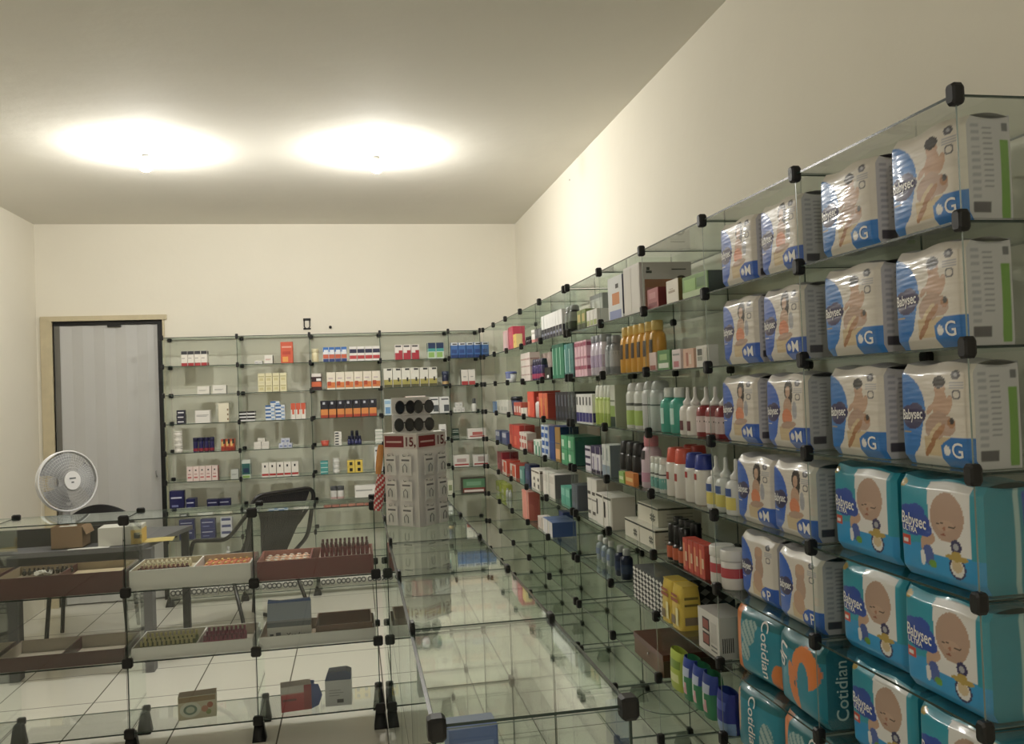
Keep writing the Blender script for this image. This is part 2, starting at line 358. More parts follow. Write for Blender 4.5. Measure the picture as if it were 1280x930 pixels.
PROF = {
 'round': ([(.42, 0), (.5, .02), (.5, .62), (.46, .70), (.28, .76), (.22, .78)], [(.26, .78), (.28, .80), (.28, .97), (.24, 1)]),
 'lotion': ([(.44, 0), (.5, .02), (.49, .55), (.44, .72), (.30, .80)], [(.32, .80), (.34, .81), (.34, .98), (.30, 1)]),
 'aerosol': ([(.47, 0), (.5, .015), (.5, .74), (.44, .80), (.40, .815)], [(.41, .815), (.42, .83), (.38, .95), (.26, 1)]),
 'spray': ([(.46, 0), (.5, .02), (.5, .50), (.44, .58), (.24, .63)], [(.26, .63), (.28, .64), (.28, .70), (.17, .74), (.10, .80), (.09, .98), (.06, 1)]),
 'tall_cap': ([(.46, 0), (.5, .02), (.5, .66), (.46, .70)], [(.46, .70), (.47, .71), (.40, .97), (.34, 1)]),
 'jar': ([(.47, 0), (.5, .03), (.5, .68), (.46, .72)], [(.5, .72), (.52, .74), (.52, .97), (.48, 1)]),
 'dropper': ([(.46, 0), (.5, .02), (.5, .55), (.3, .62)], [(.30, .62), (.32, .63), (.32, .96), (.26, 1)]),
 'flip': ([(.40, 0), (.47, .02), (.5, .35), (.48, .60), (.40, .82)], [(.41, .82), (.42, .84), (.42, .98), (.36, 1)]),
 'longcap': ([(.46, 0), (.5, .02), (.5, .42), (.38, .49)], [(.36, .49), (.38, .51), (.36, .97), (.31, 1)]),
 'tub': ([(.38, 0), (.40, .02), (.50, .80)], [(.53, .80), (.53, .92), (.50, .94), (.48, 1)]),
}
def bottle(name, W, D, Hh, kind, body, cap, label=None, clear=False, body2=None, seg=16, capname='cap'):
    r = empty(name); pb, pc = PROF[kind]
    s = MB(); m = CLEAR if clear else plastic(body)
    s.lathe([(a*W, z*Hh) for a, z in pb], m, seg, 1, D/W)
    s.build('body', r)
    if clear and body:
        s = MB(); s.lathe([(a*W*.92, z*Hh*.9+.001) for a, z in pb], plastic(body), seg, 1, D/W); s.build('liquid', r)
    s = MB(); s.lathe([(a*W, z*Hh) for a, z in pc], plastic(cap, .35), seg, 1, D/W if kind not in ('spray',) else 1); s.build(capname, r)
    for i, l in enumerate(label or ()):
        v0, v1, col = l[:3]; s = MB()
        def rad(v):
            for (a, z), (c, y) in zip(pb, pb[1:]):
                if z <= v <= y: return a+(c-a)*(v-z)/(y-z)
            return pb[-1][0]
        half = math.pi if len(l) < 4 else l[3]
        n = 14
        def fn(u, v): 
            th = -math.pi/2+(u-.5)*2*half; vv = v0+(v1-v0)*v; q = (rad(vv)+.012+.004*i)*W
            return (q*math.cos(th), q*math.sin(th)*D/W, vv*Hh)
        s.grid(fn, n, 3, paper(col)); s.build('label_band', r)
    return r
# -------------------------------- placement on the shelves
def settle(o, label, cat, group, loc, rz):
    tag(o, label, cat, group); o.location = loc; o.rotation_euler = (0, 0, rz)
def row(make, name, label, cat, group, pts, rz, wid, jit=.03):
    """pts: positions; builds one and copies the rest"""
    first = None
    for p in pts:
        if first is None: first = o = make(name, wid)
        else: o = copy_tree(first)
        settle(o, label, cat, group if len(pts) > 1 else None, p, rz+random.uniform(-jit, jit))
    return first
def BK(lv, x0, x1, yt, n, spec, label, name='medicine_carton', cat='box', group=None, d=.06, st=1, ins=.02, pyr=False, h=None, jit=.03):
    """back shelves, level lv, picture columns x0..x1, top at row yt"""
    y = YB+ins; a, c = on(1, y, x0, yt).x, on(1, y, x1, yt).x; z = LEV[lv]+.0006
    hh = h or max(.012, min(RH-.014, on(1, y, (x0+x1)/2, yt).z-LEV[lv])); slot = (c-a)/n; hs = hh/st
    pts = []
    for k in range(st):
        m = n-(1 if pyr and k == st-1 else 0)
        for i in range(m): pts.append((a+slot*(i+.5+(n-m)/2), y+d/2, z+k*(hs+.0006)))
    row(maker(spec, d, hs-.0006 if st > 1 else hs), name, label, cat, group or label_group(label), pts, 0, slot*.95, jit)
def RS(lv, xf, xn, yt, n, spec, label, name='medicine_carton', cat='box', group=None, d=.06, st=1, ins=.02, pyr=False, h=None, rows=1, jit=.03):
    """side shelves, level lv, picture columns xf (far) .. xn (near)"""
    x = XR+ins; a, c = on(0, x, xf, yt).y, on(0, x, xn, yt).y; z = LEV[lv]+.0006
    hh = h or max(.012, min(RH-.014, on(0, x, (xf+xn)/2, yt).z-LEV[lv])); slot = (a-c)/n; hs = hh/st
    pts = []
    for q in range(rows):
        for k in range(st):
            m = n-(1 if pyr and k == st-1 else 0)
            for i in range(m): pts.append((x+d/2+q*d*1.05, c+slot*(i+.5+(n-m)/2), z+k*(hs+.0006)))
    wid = slot*.95
    if spec[0] in ('b', 'bc'): wid = min(wid, hs*(1.25 if spec[1] in ('jar', 'tub') else .42), .075)
    else: wid = min(wid, .16 if c > 3.5 else .3)
    if spec[0] in ('b', 'bc'): pts = [(x+wid/2+.002+(p[0]-x-d/2), p[1], p[2]) for p in pts]
    row(maker(spec, d, hs-.0006 if st > 1 else hs), name, label, cat, group or label_group(label), pts, -math.pi/2, wid, jit)
def label_group(l): return l+' row'
def maker(spec, d, hh):
    kind = spec[0]
    if kind == 'c': return lambda nm, w: carton(nm, w, d, hh, *spec[1:])
    if kind == 'b': return lambda nm, w: bottle(nm, w, min(d, w*spec[5]) if len(spec) > 5 else w, hh, *spec[1:5])
    if kind == 'bc': return lambda nm, w: bottle(nm, w, w, hh, *spec[1:5], clear=True)
    if kind == 'fn': return lambda nm, w: spec[1](nm, w, d, hh)
    raise ValueError(kind)

# ================================================================ BACK SHELVES STOCK
C = 'c'
BK(1, 226, 259, 439, 4, (C, '#e9e4da', [(0,.78,1,1,'#3a3a40'), (.1,.5,.6,.54,'#8d8a86'), (0,0,1,.2,'#b0262e')]), 'white carton with dark lid edge and red foot, top back shelf nearest the doorway')
BK(1, 318, 328, 451, 2, (C, '#e8e6df', [(.1,.3,.9,.6,'#b5b7b4')]), 'tiny flat white carton lying beside the orange box')
BK(1, 330, 341, 444, 1, (C, '#ebe7dd', txtlines('#c26a50'), None, '#3c3d40'), 'small white carton with dark ends near the tall orange box')
BK(1, 350, 366, 427.5, 1, (C, '#d9542a', [(.1,.72,.9,.8,'#e8a08a'), (.12,.4,.8,.55,'#c23a1e'), (.15,.05,.6,.3,'#f0a238')]), 'tall orange carton alone on the top back shelf')
BK(2, 246, 262, 483, 1, (C, '#e6e3d8', txtlines('#a9aaa4')), 'flat white carton on the second back shelf nearest the doorway')
BK(2, 265, 283, 481.5, 1, (C, '#e8e6dc', txtlines('#989a94'), None, '#8f928f'), 'flat white carton with grey ends, second back shelf beside its flatter twin')
BK(2, 322, 358, 466.5, 4, (C, '#e6dfb4', [(.1,.6,.9,.7,'#b9b070'), (.2,.2,.8,.5,'#d3c98c')]), 'pale yellow carton in a double-height block on the second back shelf', st=2)
BK(3, 220, 231, 513, 1, (C, '#23233a', [(.15,.3,.85,.6,'#d8d8dc')], '#d8d8dc'), 'black carton with white oval in a pile of three', st=3, jit=.06)
BK(3, 243, 263, 513, 1, (C, '#e8e5de', txtlines('#a2a3a0', .1, .9, .6, 2)), 'plain white carton with one grey line on the third back shelf')
BK(3, 272, 286, 504, 1, (C, '#e5dfc6', [(.82,.1,.95,.2,'#8a6f4a'), (.82,.35,.95,.45,'#8a6f4a'), (.82,.6,.95,.7,'#8a6f4a')]), 'tall cream carton dotted brown along one edge')
BK(3, 298, 319, 514.5, 2, (C, '#e6e6e6', [(0,.5,1,1,'#17181c')]), 'low black and white carton piled three high', st=3)
BK(3, 331, 356, 502, 2, (C, '#dfe6ee', [(0,.55,.6,1,'#2766ad'), (.6,.1,.95,.45,'#7aa6d6')]), 'blue and white carton in the stepped pile on the third back shelf', st=5, pyr=True)
BK(3, 363, 382, 504, 3, (C, '#ece6dc', [(0,.6,1,1,'#d8552e'), (.3,.3,.7,.66,'#d8552e')]), 'white carton with orange crown on the third back shelf')
BK(4, 216, 227, 541.5, 1, ('b','jar','#e9e6dc','#dedbd0',None), 'white jar stacked in the pile of four nearest the doorway', 'ointment_jar', 'jar', st=4, h=.15)
BK(4, 240, 267, 547, 4, ('b','jar','#21215a','#1b1b44',[(.05,.25,'#9a2532')]), 'navy jar with red foot band on the fourth back shelf', 'vitamin_jar', 'jar')
BK(4, 276, 293, 549, 3, (C, '#c9562c', [(0,.0,1,.3,'#9a3020'), (.1,.4,.6,.8,'#e8c36a'), (.5,.6,1,1,'#2e3030')]), 'small orange and black patterned carton beside the navy jars')
BK(4, 317, 336, 548, 2, (C, '#e7e4da', txtlines('#aaa', .1, .9, .4, 1)), 'white carton in a stepped pile of the fourth back shelf', st=3, pyr=True)
BK(4, 348, 365, 548, 3, (C, '#ccd2e2', [(.2,.2,.8,.6,'#8492bd')]), 'pale bluish carton in a stepped pile on the fourth back shelf', st=2, pyr=True)
BK(5, 233, 272, 583, 5, (C, '#eed9d2', [(.15,.2,.75,.3,'#c66'), (.2,.45,.7,.5,'#b77'), (.35,.7,.6,.8,'#333')], None, '#b3242c'), 'slim pinkish carton with red sides on the fifth back shelf')
BK(5, 288, 298, 587, 1, (C, '#c9cdc6', txtlines('#8a8f8c')), 'small grey carton at the end of the slim pinkish row')
BK(5, 301.5, 313, 575, 1, (C, '#cfd8cf', [(0,.2,1,.8,'#27645f'), (.2,.3,.8,.55,'#1b2f55'), (.1,.02,.9,.15,'#86b04a')]), 'upright teal and white carton beside the row with black dots')
BK(5, 326.5, 373, 578, 5, (C, '#ece8de', [(.36,.68,.58,.84,'#1c1c20'), (0,.1,1,.24,'#b52a2a')]), 'white carton with black dot and red foot stripe')
NAVY = [(.1,.62,.85,.7,'#c8cce0'), (.15,.2,.6,.3,'#7c84b8')]
BK(6, 211, 230, 614, 1, (C, '#1c1f56', NAVY), 'large navy carton on the sixth back shelf nearest the doorway')
BK(6, 232, 244, 624, 1, (C, '#20245c', NAVY), 'small navy carton beside the large navy one on the sixth back shelf', d=.1)
BK(6, 258, 288, 624, 2, (C, '#1a1d4c', NAVY), 'wide low navy carton behind the chair back')
BK(7, 223, 243, 650, 1, (C, '#2a3168', NAVY), 'navy carton in the pile of two nearest the doorway, seventh back shelf', st=2)
BK(7, 250, 269, 649, 1, (C, '#343a72', NAVY), 'navy carton in the middle pile of two on the seventh back shelf', st=2)
BK(7, 275, 290, 647, 1, (C, '#d9dae2', [(.1,.5,.9,.9,'#4c5484')]), 'white and navy carton piled by the chair arm', st=3)
BK(8, 281, 288, 684, 1, ('b','round','#dedfdc','#c8cac8',[(.2,.5,'#9aa')]), 'small white bottle low on the back shelves by the chair', 'pill_bottle', 'bottle')
BK(1, 389, 398, 436, 1, ('b','jar','#e6dcae','#ddd4a8',None), 'pale yellow jar beside the blue and orange cartons', 'cream_jar', 'jar')
BK(1, 403, 433.5, 434, 4, (C, '#dfe3ec', [(0,.68,1,1,'#2a6fc0'), (.2,.55,.9,.82,'#e6ecf4'), (0,.22,1,.5,'#cc5a34'), (0,0,1,.2,'#27407e')]), 'blue, white and orange carton on the top back shelf')
BK(1, 436, 475, 433, 4, (C, '#ece9e4', [(0,.55,1,.82,'#272a4c'), (0,.14,1,.38,'#c23438')]), 'white carton with navy and red bands on the top back shelf')
BK(1, 493, 524, 431, 3, (C, '#ebe4de', [(0,0,1,.45,'#b32036'), (.5,.4,1,.62,'#b32036'), (.1,.85,.8,.95,'#444')]), 'white carton with deep red foot, top back shelf behind the hook display')
BK(1, 534, 555, 428.5, 2, (C, '#cfe0cf', [(0,.62,1,1,'#1d3560'), (0,.45,1,.64,'#3fa7a3'), (.1,.08,.8,.4,'#8fbf5a')]), 'navy, teal and green carton at the end of its shelf')
BK(1, 563, 611, 428, 5, (C, '#3f72b8', [(0,.82,1,1,'#dfe4ea'), (.25,.86,.85,.94,'#3a3a42'), (.1,.3,.8,.55,'#2a4d90'), (0,0,1,.2,'#1d3a7a')]), 'blue carton with white lid edge at the corner end of the top back shelf')
BK(2, 388.5, 402, 467, 1, (C, '#3b2226', [(0,.8,1,1,'#e4ded6'), (0,.2,1,.5,'#d8622e'), (.5,.55,.95,.7,'#eee')]), 'dark brown, white and orange carton heading the orange-footed row')
BK(2, 408, 475.5, 465.5, 6, (C, '#ebe3d0', [(0,.1,1,.42,'#dd7a2c'), (.1,.22,.5,.46,'#b7431f'), (.2,.6,.7,.68,'#cbb')]), 'white carton with orange band on the second back shelf', h=.125)
BK(2, 479, 546.5, 463, 6, (C, '#e5e4d8', [(0,.0,1,.14,'#5c5a3c'), (0,.14,1,.4,'#a9a04c'), (.55,.3,.75,.5,'#33362c'), (.4,.88,.9,.97,'#3a3c3a')]), 'white carton with olive foot on the second back shelf', h=.14)
BK(2, 552.5, 561, 464, 1, ('b','jar','#2c3350','#3c4560',[(.1,.3,'#c9a86a')]), 'dark round jar ending the olive-footed row', 'ointment_jar', 'jar', ins=.04)
BK(2, 576, 594, 462, 2, (C, '#ebe6dd', [(0,0,1,.24,'#c04040'), (.3,.5,.7,.56,'#aaa')], None, '#5c625c'), 'white carton with red foot alone in the corner section')
BK(3, 400, 471, 500, 7, (C, '#1e1e2c', [(0,.0,1,.16,'#b53c22'), (0,.16,1,.5,'#e08a34'), (.3,.78,.6,.92,'#c8ccd8')]), 'black-topped orange carton on the third back shelf')
BK(3, 480, 498, 499, 2, (C, '#cfe1ea', [(.15,.1,.85,.5,'#5f95c8'), (.1,.7,.9,.9,'#8fbede')]), 'light blue carton behind the sunglasses')
BK(3, 506, 533, 495, 1, (C, '#a8303c', [(0,.93,1,1,'#e8dcd6'), (.3,.1,.62,.7,'#c98a76'), (.55,.3,.9,.8,'#8f6a58')]), 'large red picture carton behind the sunglasses')
BK(3, 535.5, 562, 496, 2, (C, '#e3e5e2', [(.2,.8,.9,.88,'#4c5058'), (.45,.1,.95,.5,'#50575c')]), 'white carton with dark grey corner, third back shelf near the corner', d=.09)
BK(3, 566.5, 580.5, 503, 3, (C, '#e6e6e0', [(.2,.3,.8,.6,'#c8cac6')]), 'tiny white carton in the stepped heap, third back shelf corner section', st=2, pyr=True)
BK(3, 589.5, 596.5, 498, 1, ('b','dropper','#e2e2dc','#55585a',None), 'small white bottle with dark cap in the corner section', 'dropper_bottle', 'bottle')
BK(4, 400.5, 411.5, 551, 1, ('b','tub','#e0563e','#e8705a',None), 'small coral red tub on the fourth back shelf', 'balm_tub', 'jar')
BK(4, 417.5, 427, 540, 1, (C, '#e8e6de', [(.1,.2,.6,.7,'#3a3c40')]), 'white carton in a tower of five behind the counter', st=5)
BK(4, 434, 452, 545, 4, ('b','dropper','#20234e','#181a34',[(.15,.4,'#4c5080')]), 'dark blue bottle in the clustered rows on the fourth back shelf', 'syrup_bottle', 'bottle')
BK(4, 437, 449, 538.5, 2, ('b','dropper','#22254f','#161830',None), 'taller dark blue bottle standing behind the clustered ones', 'syrup_bottle', 'bottle', ins=.10)
BK(4, 468.5, 478.5, 537, 1, (C, '#e4e5dd', [(0,.3,1,.45,'#8aa890')]), 'white carton with green line in a tower of four', st=4)
BK(4, 548.5, 558, 530.5, 1, (C, '#e6e6e2', [(.25,.55,.8,.68,'#33363a')]), 'white carton with one dark word beside the corner post')
BK(4, 565.5, 574, 536, 1, (C, '#1f3d31', [(0,.3,1,.4,'#cfd8cc'), (0,.62,1,.7,'#cfd8cc')]), 'dark green carton with pale stripes, fourth back shelf', st=2)
BK(4, 584, 608, 535.5, 1, (C, '#ebe6de', [(.1,.2,.9,.3,'#b5302c'), (.25,.36,.8,.66,'#c66a62')]), 'wide white carton with red print at the corner')
BK(5, 400, 410, 576.5, 1, (C, '#3b9c9a', [(0,.4,1,.6,'#bcdad4')]), 'small teal carton in a pile of three', st=3)
BK(5, 415.5, 425, 573, 1, ('b','jar','#e2e3dd','#d6d8d0',None), 'white jar in the tower on the fifth back shelf', 'ointment_jar', 'jar', st=3)
BK(5, 433.5, 453.5, 575.5, 2, (C, '#e7c93a', [(.3,.2,.7,.75,'#2c2a1c')], '#d9b92c'), 'yellow and black carton in the double-height block', st=2)
BK(5, 467.5, 478.5, 558, 1, (C, '#e4e7e6', [(.2,.1,.8,.14,'#8fa8b8'), (.2,.25,.8,.29,'#8fa8b8'), (.2,.4,.8,.44,'#8fa8b8'), (.2,.55,.8,.59,'#8fa8b8'), (.1,.8,.9,.86,'#555')]), 'tall white carton with lines of pale blue print by the snack packs')
BK(5, 566.5, 587, 569, 1, (C, '#e6e3dc', [(.05,.12,.95,.24,'#b8302c'), (.2,.4,.8,.7,'#c3a8a4')]), 'wide white carton with red line on the fifth back shelf')
BK(5, 591, 611, 568.5, 1, (C, '#e6e3dc', [(.05,.12,.95,.24,'#b8302c'), (.3,.4,.75,.85,'#b7a29e')]), 'wide white carton nearest the corner on the fifth back shelf')
BK(6, 412.5, 430, 608, 2, ('b','jar','#dcdcd8','#55585c',[(.1,.3,'#c8a8a4')]), 'squat white jar with dark lid on the sixth back shelf', 'cream_jar', 'jar')
BK(6, 442.5, 475.5, 606.5, 1, (C, '#ecebe6', [(.04,.62,.7,.7,'#a6a8a6')]), 'long low plain white carton on the sixth back shelf')
BK(6, 560, 566, 601, 1, (C, '#d6d9c4', [(.1,.3,.8,.7,'#89986a')]), 'small greenish carton behind the hook display edge')
def framed_box(nm, w, d, hh):
    s = MB(); s.box(-w/2, w/2, -d/2, d/2, 0, hh, paper('#4a4238'))
    y = -d/2-.0006; P = lambda u0, v0, u1, v1, c, k=1: s.poly([(-w/2+w*u0, y*1-k*.0004, hh*v0), (-w/2+w*u1, y-k*.0004, hh*v0), (-w/2+w*u1, y-k*.0004, hh*v1), (-w/2+w*u0, y-k*.0004, hh*v1)], paper(c))
    P(.06,.08,.95,.92,'#5b8f66'); P(.06,.08,.95,.36,'#8a3a34',2); P(.1,.1,.9,.24,'#e6ded6',3); P(.2,.5,.8,.75,'#78a985',3)
    return s.build(nm)
BK(6, 576, 608, 597, 1, ('fn', framed_box), 'green-fronted dark carton with red and white foot in the corner section')
# white lace-patterned packs along the bottom back shelf
def dotted_pack(nm, w, d, hh):
    s = MB(); B = mat('#dcdad2', .35, bump=.3, scale=120)
    s.grid(lambda u, v: ((u-.5)*w, -d/2*math.sin(math.pi*v)**.6-.0, hh*v), 8, 6, B); s.grid(lambda u, v: ((.5-u)*w, d/2*math.sin(math.pi*v)**.6, hh*v), 8, 6, B)
    s.box(-w/2, w/2, -d*.3, d*.3, .001, hh-.001, B)
    for i in range(3):
        cx = (i-1)*w*.3
        for (r, c, e) in ((.2, '#5a5c5a', .0), (.1, '#c9c8c0', .0008)):
            R = hh*r*1.4; n = 10; y = -d/2-.001-e
            s.poly([(cx+R*math.cos(2*math.pi*k/n), y, hh*.5+R*math.sin(2*math.pi*k/n)) for k in range(n)], paper(c))
    return s.build(nm)
BK(9, 212, 392, 736, 9, ('fn', dotted_pack), 'white pack with rows of dark rings on the lowest back shelf', 'gauze_pack', 'pack', d=.07, h=.075)
BK(9, 400, 478, 728, 4, ('fn', dotted_pack), 'white ring-patterned pack low behind the red candy tray', 'gauze_pack', 'pack', d=.07, h=.07)

# ================================================================ SIDE SHELVES STOCK (far to near)
RS(1, 628, 634, 414, 1, (C, '#e6b7bb', [(.1,.1,.9,.9,'#eac8c8')]), 'pale pink tall carton at the corner end of the top side shelf', d=.05)
RS(1, 634, 641, 409, 1, (C, '#c8405a', [(.2,.2,.8,.8,'#d75c72')], None, '#b8324e'), 'tall crimson pink carton on the top side shelf', d=.08)
RS(1, 641, 645, 418, 1, (C, '#e8c65a', txtlines('#c08a2a'), None, '#e6cf86'), 'small yellow carton against the crimson pink one', d=.04, ins=.01)
RS(1, 655, 661, 421, 3, ('b','dropper','#2c1f24','#18181c',None), 'tiny dark bottle on the top side shelf', 'dropper_bottle', 'bottle')
RS(1, 661, 667, 413, 1, ('b','jar','#e6e3dc','#dcd8d0',[(.1,.3,'#d0807a')]), 'small white jar beside the tiny dark bottles', 'cream_jar', 'jar')
RS(1, 668, 676, 411, 2, (C, '#4a4c50', [(0,0,1,.3,'#8a4a4c'), (.1,.5,.8,.9,'#6c6e70')]), 'short grey carton with reddish foot on the top side shelf')
RS(1, 676, 702, 393, 7, (C, '#e6e6e4', [(0,0,1,.44,'#2a2b38'), (.2,.16,.8,.26,'#8c90a8')]), 'white-topped black carton on the top side shelf', h=.125)
RS(1, 703, 713, 390, 2, ('b','aerosol','#26272c','#9b9e9c',[(.42,.74,'#8d908c')]), 'dark bottle with grey shoulders ending the black and white row', 'deodorant_bottle', 'bottle', h=.13)
RS(1, 721, 732, 394, 2, (C, '#7a8c4c', [(0,0,1,.3,'#39452a'), (.2,.4,.8,.8,'#c8b668')]), 'small green and yellow carton on the top side shelf', h=.085)
RS(1, 733, 746, 396, 3, (C, '#e6e4dc', [(.1,.1,.9,.4,'#a9b46c')]), 'small white carton with green foot on the top side shelf', h=.07, ins=.02)
RS(1, 737, 752, 364, 1, (C, '#bfc4be', [(0,.88,1,1,'#8c9290'), (.1,.2,.9,.8,'#cdd1ca')], None, '#9aa09a'), 'tall pale grey carton behind the small white ones', ins=.10, h=.155)
def blister_bag(nm, w, d, hh):
    s = MB(); s.box(-w/2, w/2, -d/2, d/2, 0, hh, plastic('#dfe3e6')); y = -d/2
    P = lambda u0, v0, u1, v1, c, k=1: s.poly([(-w/2+w*u0, y-k*.0006, hh*v0), (-w/2+w*u1, y-k*.0006, hh*v0), (-w/2+w*u1, y-k*.0006, hh*v1), (-w/2+w*u0, y-k*.0006, hh*v1)], paper(c))
    P(.3,.35,.8,.62,'#dc8a48'); P(.1,.0,.9,.22,'#8a97c8'); P(.55,.72,.75,.82,'#333'); s.poly([(w/2+.0006,-d/2,hh*.1),(w/2+.0006,d/2,hh*.1),(w/2+.0006,d/2,hh),(w/2+.0006,-d/2,hh)], paper('#4c5064'))
    return s.build(nm)
RS(1, 759, 777, 346, 1, ('fn', blister_bag), 'white pack with orange square and blue foot beside the big carton', d=.05)
def big_carton(nm, w, d, hh):
    r = empty(nm); s = MB(); s.box(-w/2, w/2, -d/2, d/2, 0, hh, paper('#e4e0dc'), {'r': paper('#d6d0d0')})
    def Q(u0, v0, u1, v1, c, k=1):
        x = w/2+.0005*k; s.poly([(x, -d/2+d*u0, hh*v0), (x, -d/2+d*u1, hh*v0), (x, -d/2+d*u1, hh*v1), (x, -d/2+d*u0, hh*v1)], paper(c))
    Q(.1,0,.8,.66,'#a5683c'); Q(.12,0,.45,.5,'#b26a62',2); Q(.14,.84,.2,.9,'#333',2); Q(.13,.78,.24,.83,'#444',2); Q(.62,.84,.9,.865,'#555',2)
    s.build('box_body', r)
    k = MB(); pts = [(w/2+.002, d*.3+.018*math.cos(a), hh*.62+.016*math.sin(a)) for a in [math.pi*i/8 for i in range(9)]]; k.tube(pts, .004, plastic('#4a423c')); k.build('printed_handle', r)
    f = MB(); f.box(-w*.46, -w*.02, -d/2-.001, -d/2, hh*.03, hh*.95, paper('#dcd8d0')); f.box(w*.02, w*.46, -d/2-.001, -d/2, hh*.03, hh*.95, paper('#dfdbd4')); f.build('closing_flap', r)
    return r
RS(1, 778, 799, 331, 1, ('fn', big_carton), 'biggest white carton with brown panel on the top side shelf', d=.19, h=.175, jit=.0)
RS(1, 808, 823, 361, 1, (C, '#b7646a', [(.1,.1,.9,.3,'#8c3a44'), (.2,.5,.8,.8,'#c98286')], None, '#6e1f1f'), 'dusky pink carton with maroon side in front of the biggest carton', d=.035, ins=.012)
RS(1, 831.5, 848, 350, 1, (C, '#ece6d8', [(.2,.45,.75,.55,'#b9a992'), (.3,.6,.6,.63,'#b9a992')], None, '#7a6a34'), 'upright cream carton with olive side beside the green one', d=.035, ins=.012)
RS(1, 852, 884, 343, 1, (C, '#6f9c4a', [(0,0,1,.3,'#b9d0a0'), (.1,.3,.55,.85,'#8ebf5c'), (.6,.4,.9,.8,'#4f7c3c')], None, '#143026'), 'long green leafy carton with dark green end', d=.06, ins=.012)
# second level
RS(2, 627, 636, 463, 1, ('b','tub','#e3e5ea','#5f6fb2',[(.35,.8,'#7f8cc4',1.2)]), 'round white and lilac tub with lid on the second side shelf', 'cream_tub', 'jar', h=.07)
RS(2, 651, 662, 446, 3, (C, '#e0d3cb', [(0,.2,1,.24,'#b58f8a'), (0,.5,1,.54,'#b58f8a'), (0,.75,1,.8,'#b58f8a')]), 'tall pale beige carton on the second side shelf', h=.16)
RS(2, 663, 675, 453, 4, ('b','tall_cap','#3a2c66','#24203c',[(0,.3,'#a8325c')]), 'purple bottle with pink foot on the second side shelf', 'nail_care_bottle', 'bottle', h=.115)
RS(2, 680, 689, 462, 1, (C, '#121214', [(.4,.1,.7,.35,'#eee')]), 'small black carton with white spot on the second side shelf', h=.06)
RS(2, 676, 689, 446, 3, (C, '#cdb3ac', [(.1,.3,.9,.6,'#dcc7bf')]), 'dusty rose carton standing behind the small black one', ins=.1, h=.15)
RS(2, 690, 704, 442, 3, (C, '#1f7f5c', [(.1,.1,.25,.9,'#a8d8c0'), (0,.9,1,1,'#14604a')]), 'tall green carton on the second side shelf', h=.165)
RS(2, 705, 716, 444, 2, (C, '#2f8a86', [(.1,.15,.3,.85,'#b0d8d0'), (0,0,1,.12,'#1e4c50')]), 'tall teal carton beside the green ones', h=.155)
RS(2, 718, 733, 439, 4, (C, '#e6b9c6', [(0,.2,1,.3,'#b0506e'), (0,.5,1,.56,'#c87a94'), (0,.85,1,.95,'#b0506e')]), 'pink carton with crimson lines on the second side shelf', h=.155)
RS(2, 735, 751, 440, 3, ('b','flip','#d9cfdf','#8f939a',[(.2,.5,'#b5a3c4')]), 'lilac bottle with grey cap on the second side shelf', 'lotion_bottle', 'bottle', h=.165)
RS(2, 753, 764, 436, 2, ('b','lotion','#8c9094','#8a8d90',[(.2,.6,'#a9acb0')]), 'grey bottle beside the lilac ones', 'lotion_bottle', 'bottle', h=.15)
RS(2, 771, 815, 428, 6, ('b','lotion','#e2a51c','#e6c25a',[(.3,.62,'#3a2a14',.55)]), 'golden yellow bottle with dark lettering on the second side shelf', 'sunscreen_bottle', 'bottle', h=.17)
RS(2, 811, 820, 441, 1, (C, '#e2c9c2', [(.1,.05,.9,.3,'#b0645c')]), 'small blush carton beside the golden yellow bottles', d=.03)
RS(2, 821, 837, 438, 1, (C, '#4f8a4c', [(.1,.1,.9,.35,'#dfe6d8'), (.2,.5,.8,.8,'#9cc07a')]), 'small square green carton on the second side shelf', d=.03)
RS(2, 839, 851, 437, 1, (C, '#dfd2d2', [(.2,.1,.8,.4,'#c3727c'), (.1,.7,.9,.78,'#9a9a9a')]), 'pale carton with rosy spot standing after the green square', d=.025)
RS(2, 853, 867, 436, 1, (C, '#ddb49c', [(.3,.1,.5,.8,'#b5705c'), (.6,.2,.8,.7,'#e6d4c6')]), 'peach carton with upright streaks on the second side shelf', d=.025)
RS(2, 869, 886, 432, 1, (C, '#e0ddd4', [(.12,.55,.5,.85,'#55584f'), (.12,.3,.5,.5,'#9a9c90'), (.6,.1,.9,.9,'#cfccc0')]), 'white carton with dark framed print nearest the diaper packs', d=.03)
# third level
RS(3, 615, 620, 502, 1, (C, '#5a7fb0', [(.1,.1,.9,.9,'#7a9ac0')]), 'small steel blue carton at the corner of the third side shelf')
RS(3, 621, 634, 500, 3, (C, '#dfe0d6', [(.1,.2,.9,.5,'#c6c9bf')]), 'white carton on the third side shelf by the corner', h=.085)
RS(3, 635, 642, 500, 1, ('b','tub','#454a66','#20242e',None), 'dark slate tub with lid on the third side shelf', 'cream_tub', 'jar', h=.11)
RS(3, 642, 651, 505, 3, (C, '#c8503c', [(.2,.2,.8,.7,'#e8dcd0')]), 'small red and white carton before the orange red blocks', h=.075)
RS(3, 651, 658, 513, 1, (C, '#e8e2d6', [(.1,.1,.5,.3,'#c66')]), 'short white carton at the foot of the red group', h=.045, ins=.01)
RS(3, 659, 666, 497, 1, (C, '#e24a2c', [(.1,.05,.4,.6,'#f08a5a')], '#c83a28', '#c83a28'), 'bright orange red carton, far one of the tall pair', d=.16, h=.14)
RS(3, 668, 672, 505, 2, ('b','round','#e0d8d4','#c03a34',None), 'tiny white bottle with red cap between the orange red cartons', 'dropper_bottle', 'bottle', h=.11)
RS(3, 673, 684, 500, 2, (C, '#e0603a', [(.5,.1,.9,.8,'#e88a3c'), (.1,.1,.4,.5,'#c83028')], '#c23c2c', '#b84030'), 'orange red carton, near one of the tall pair', d=.12, h=.13)
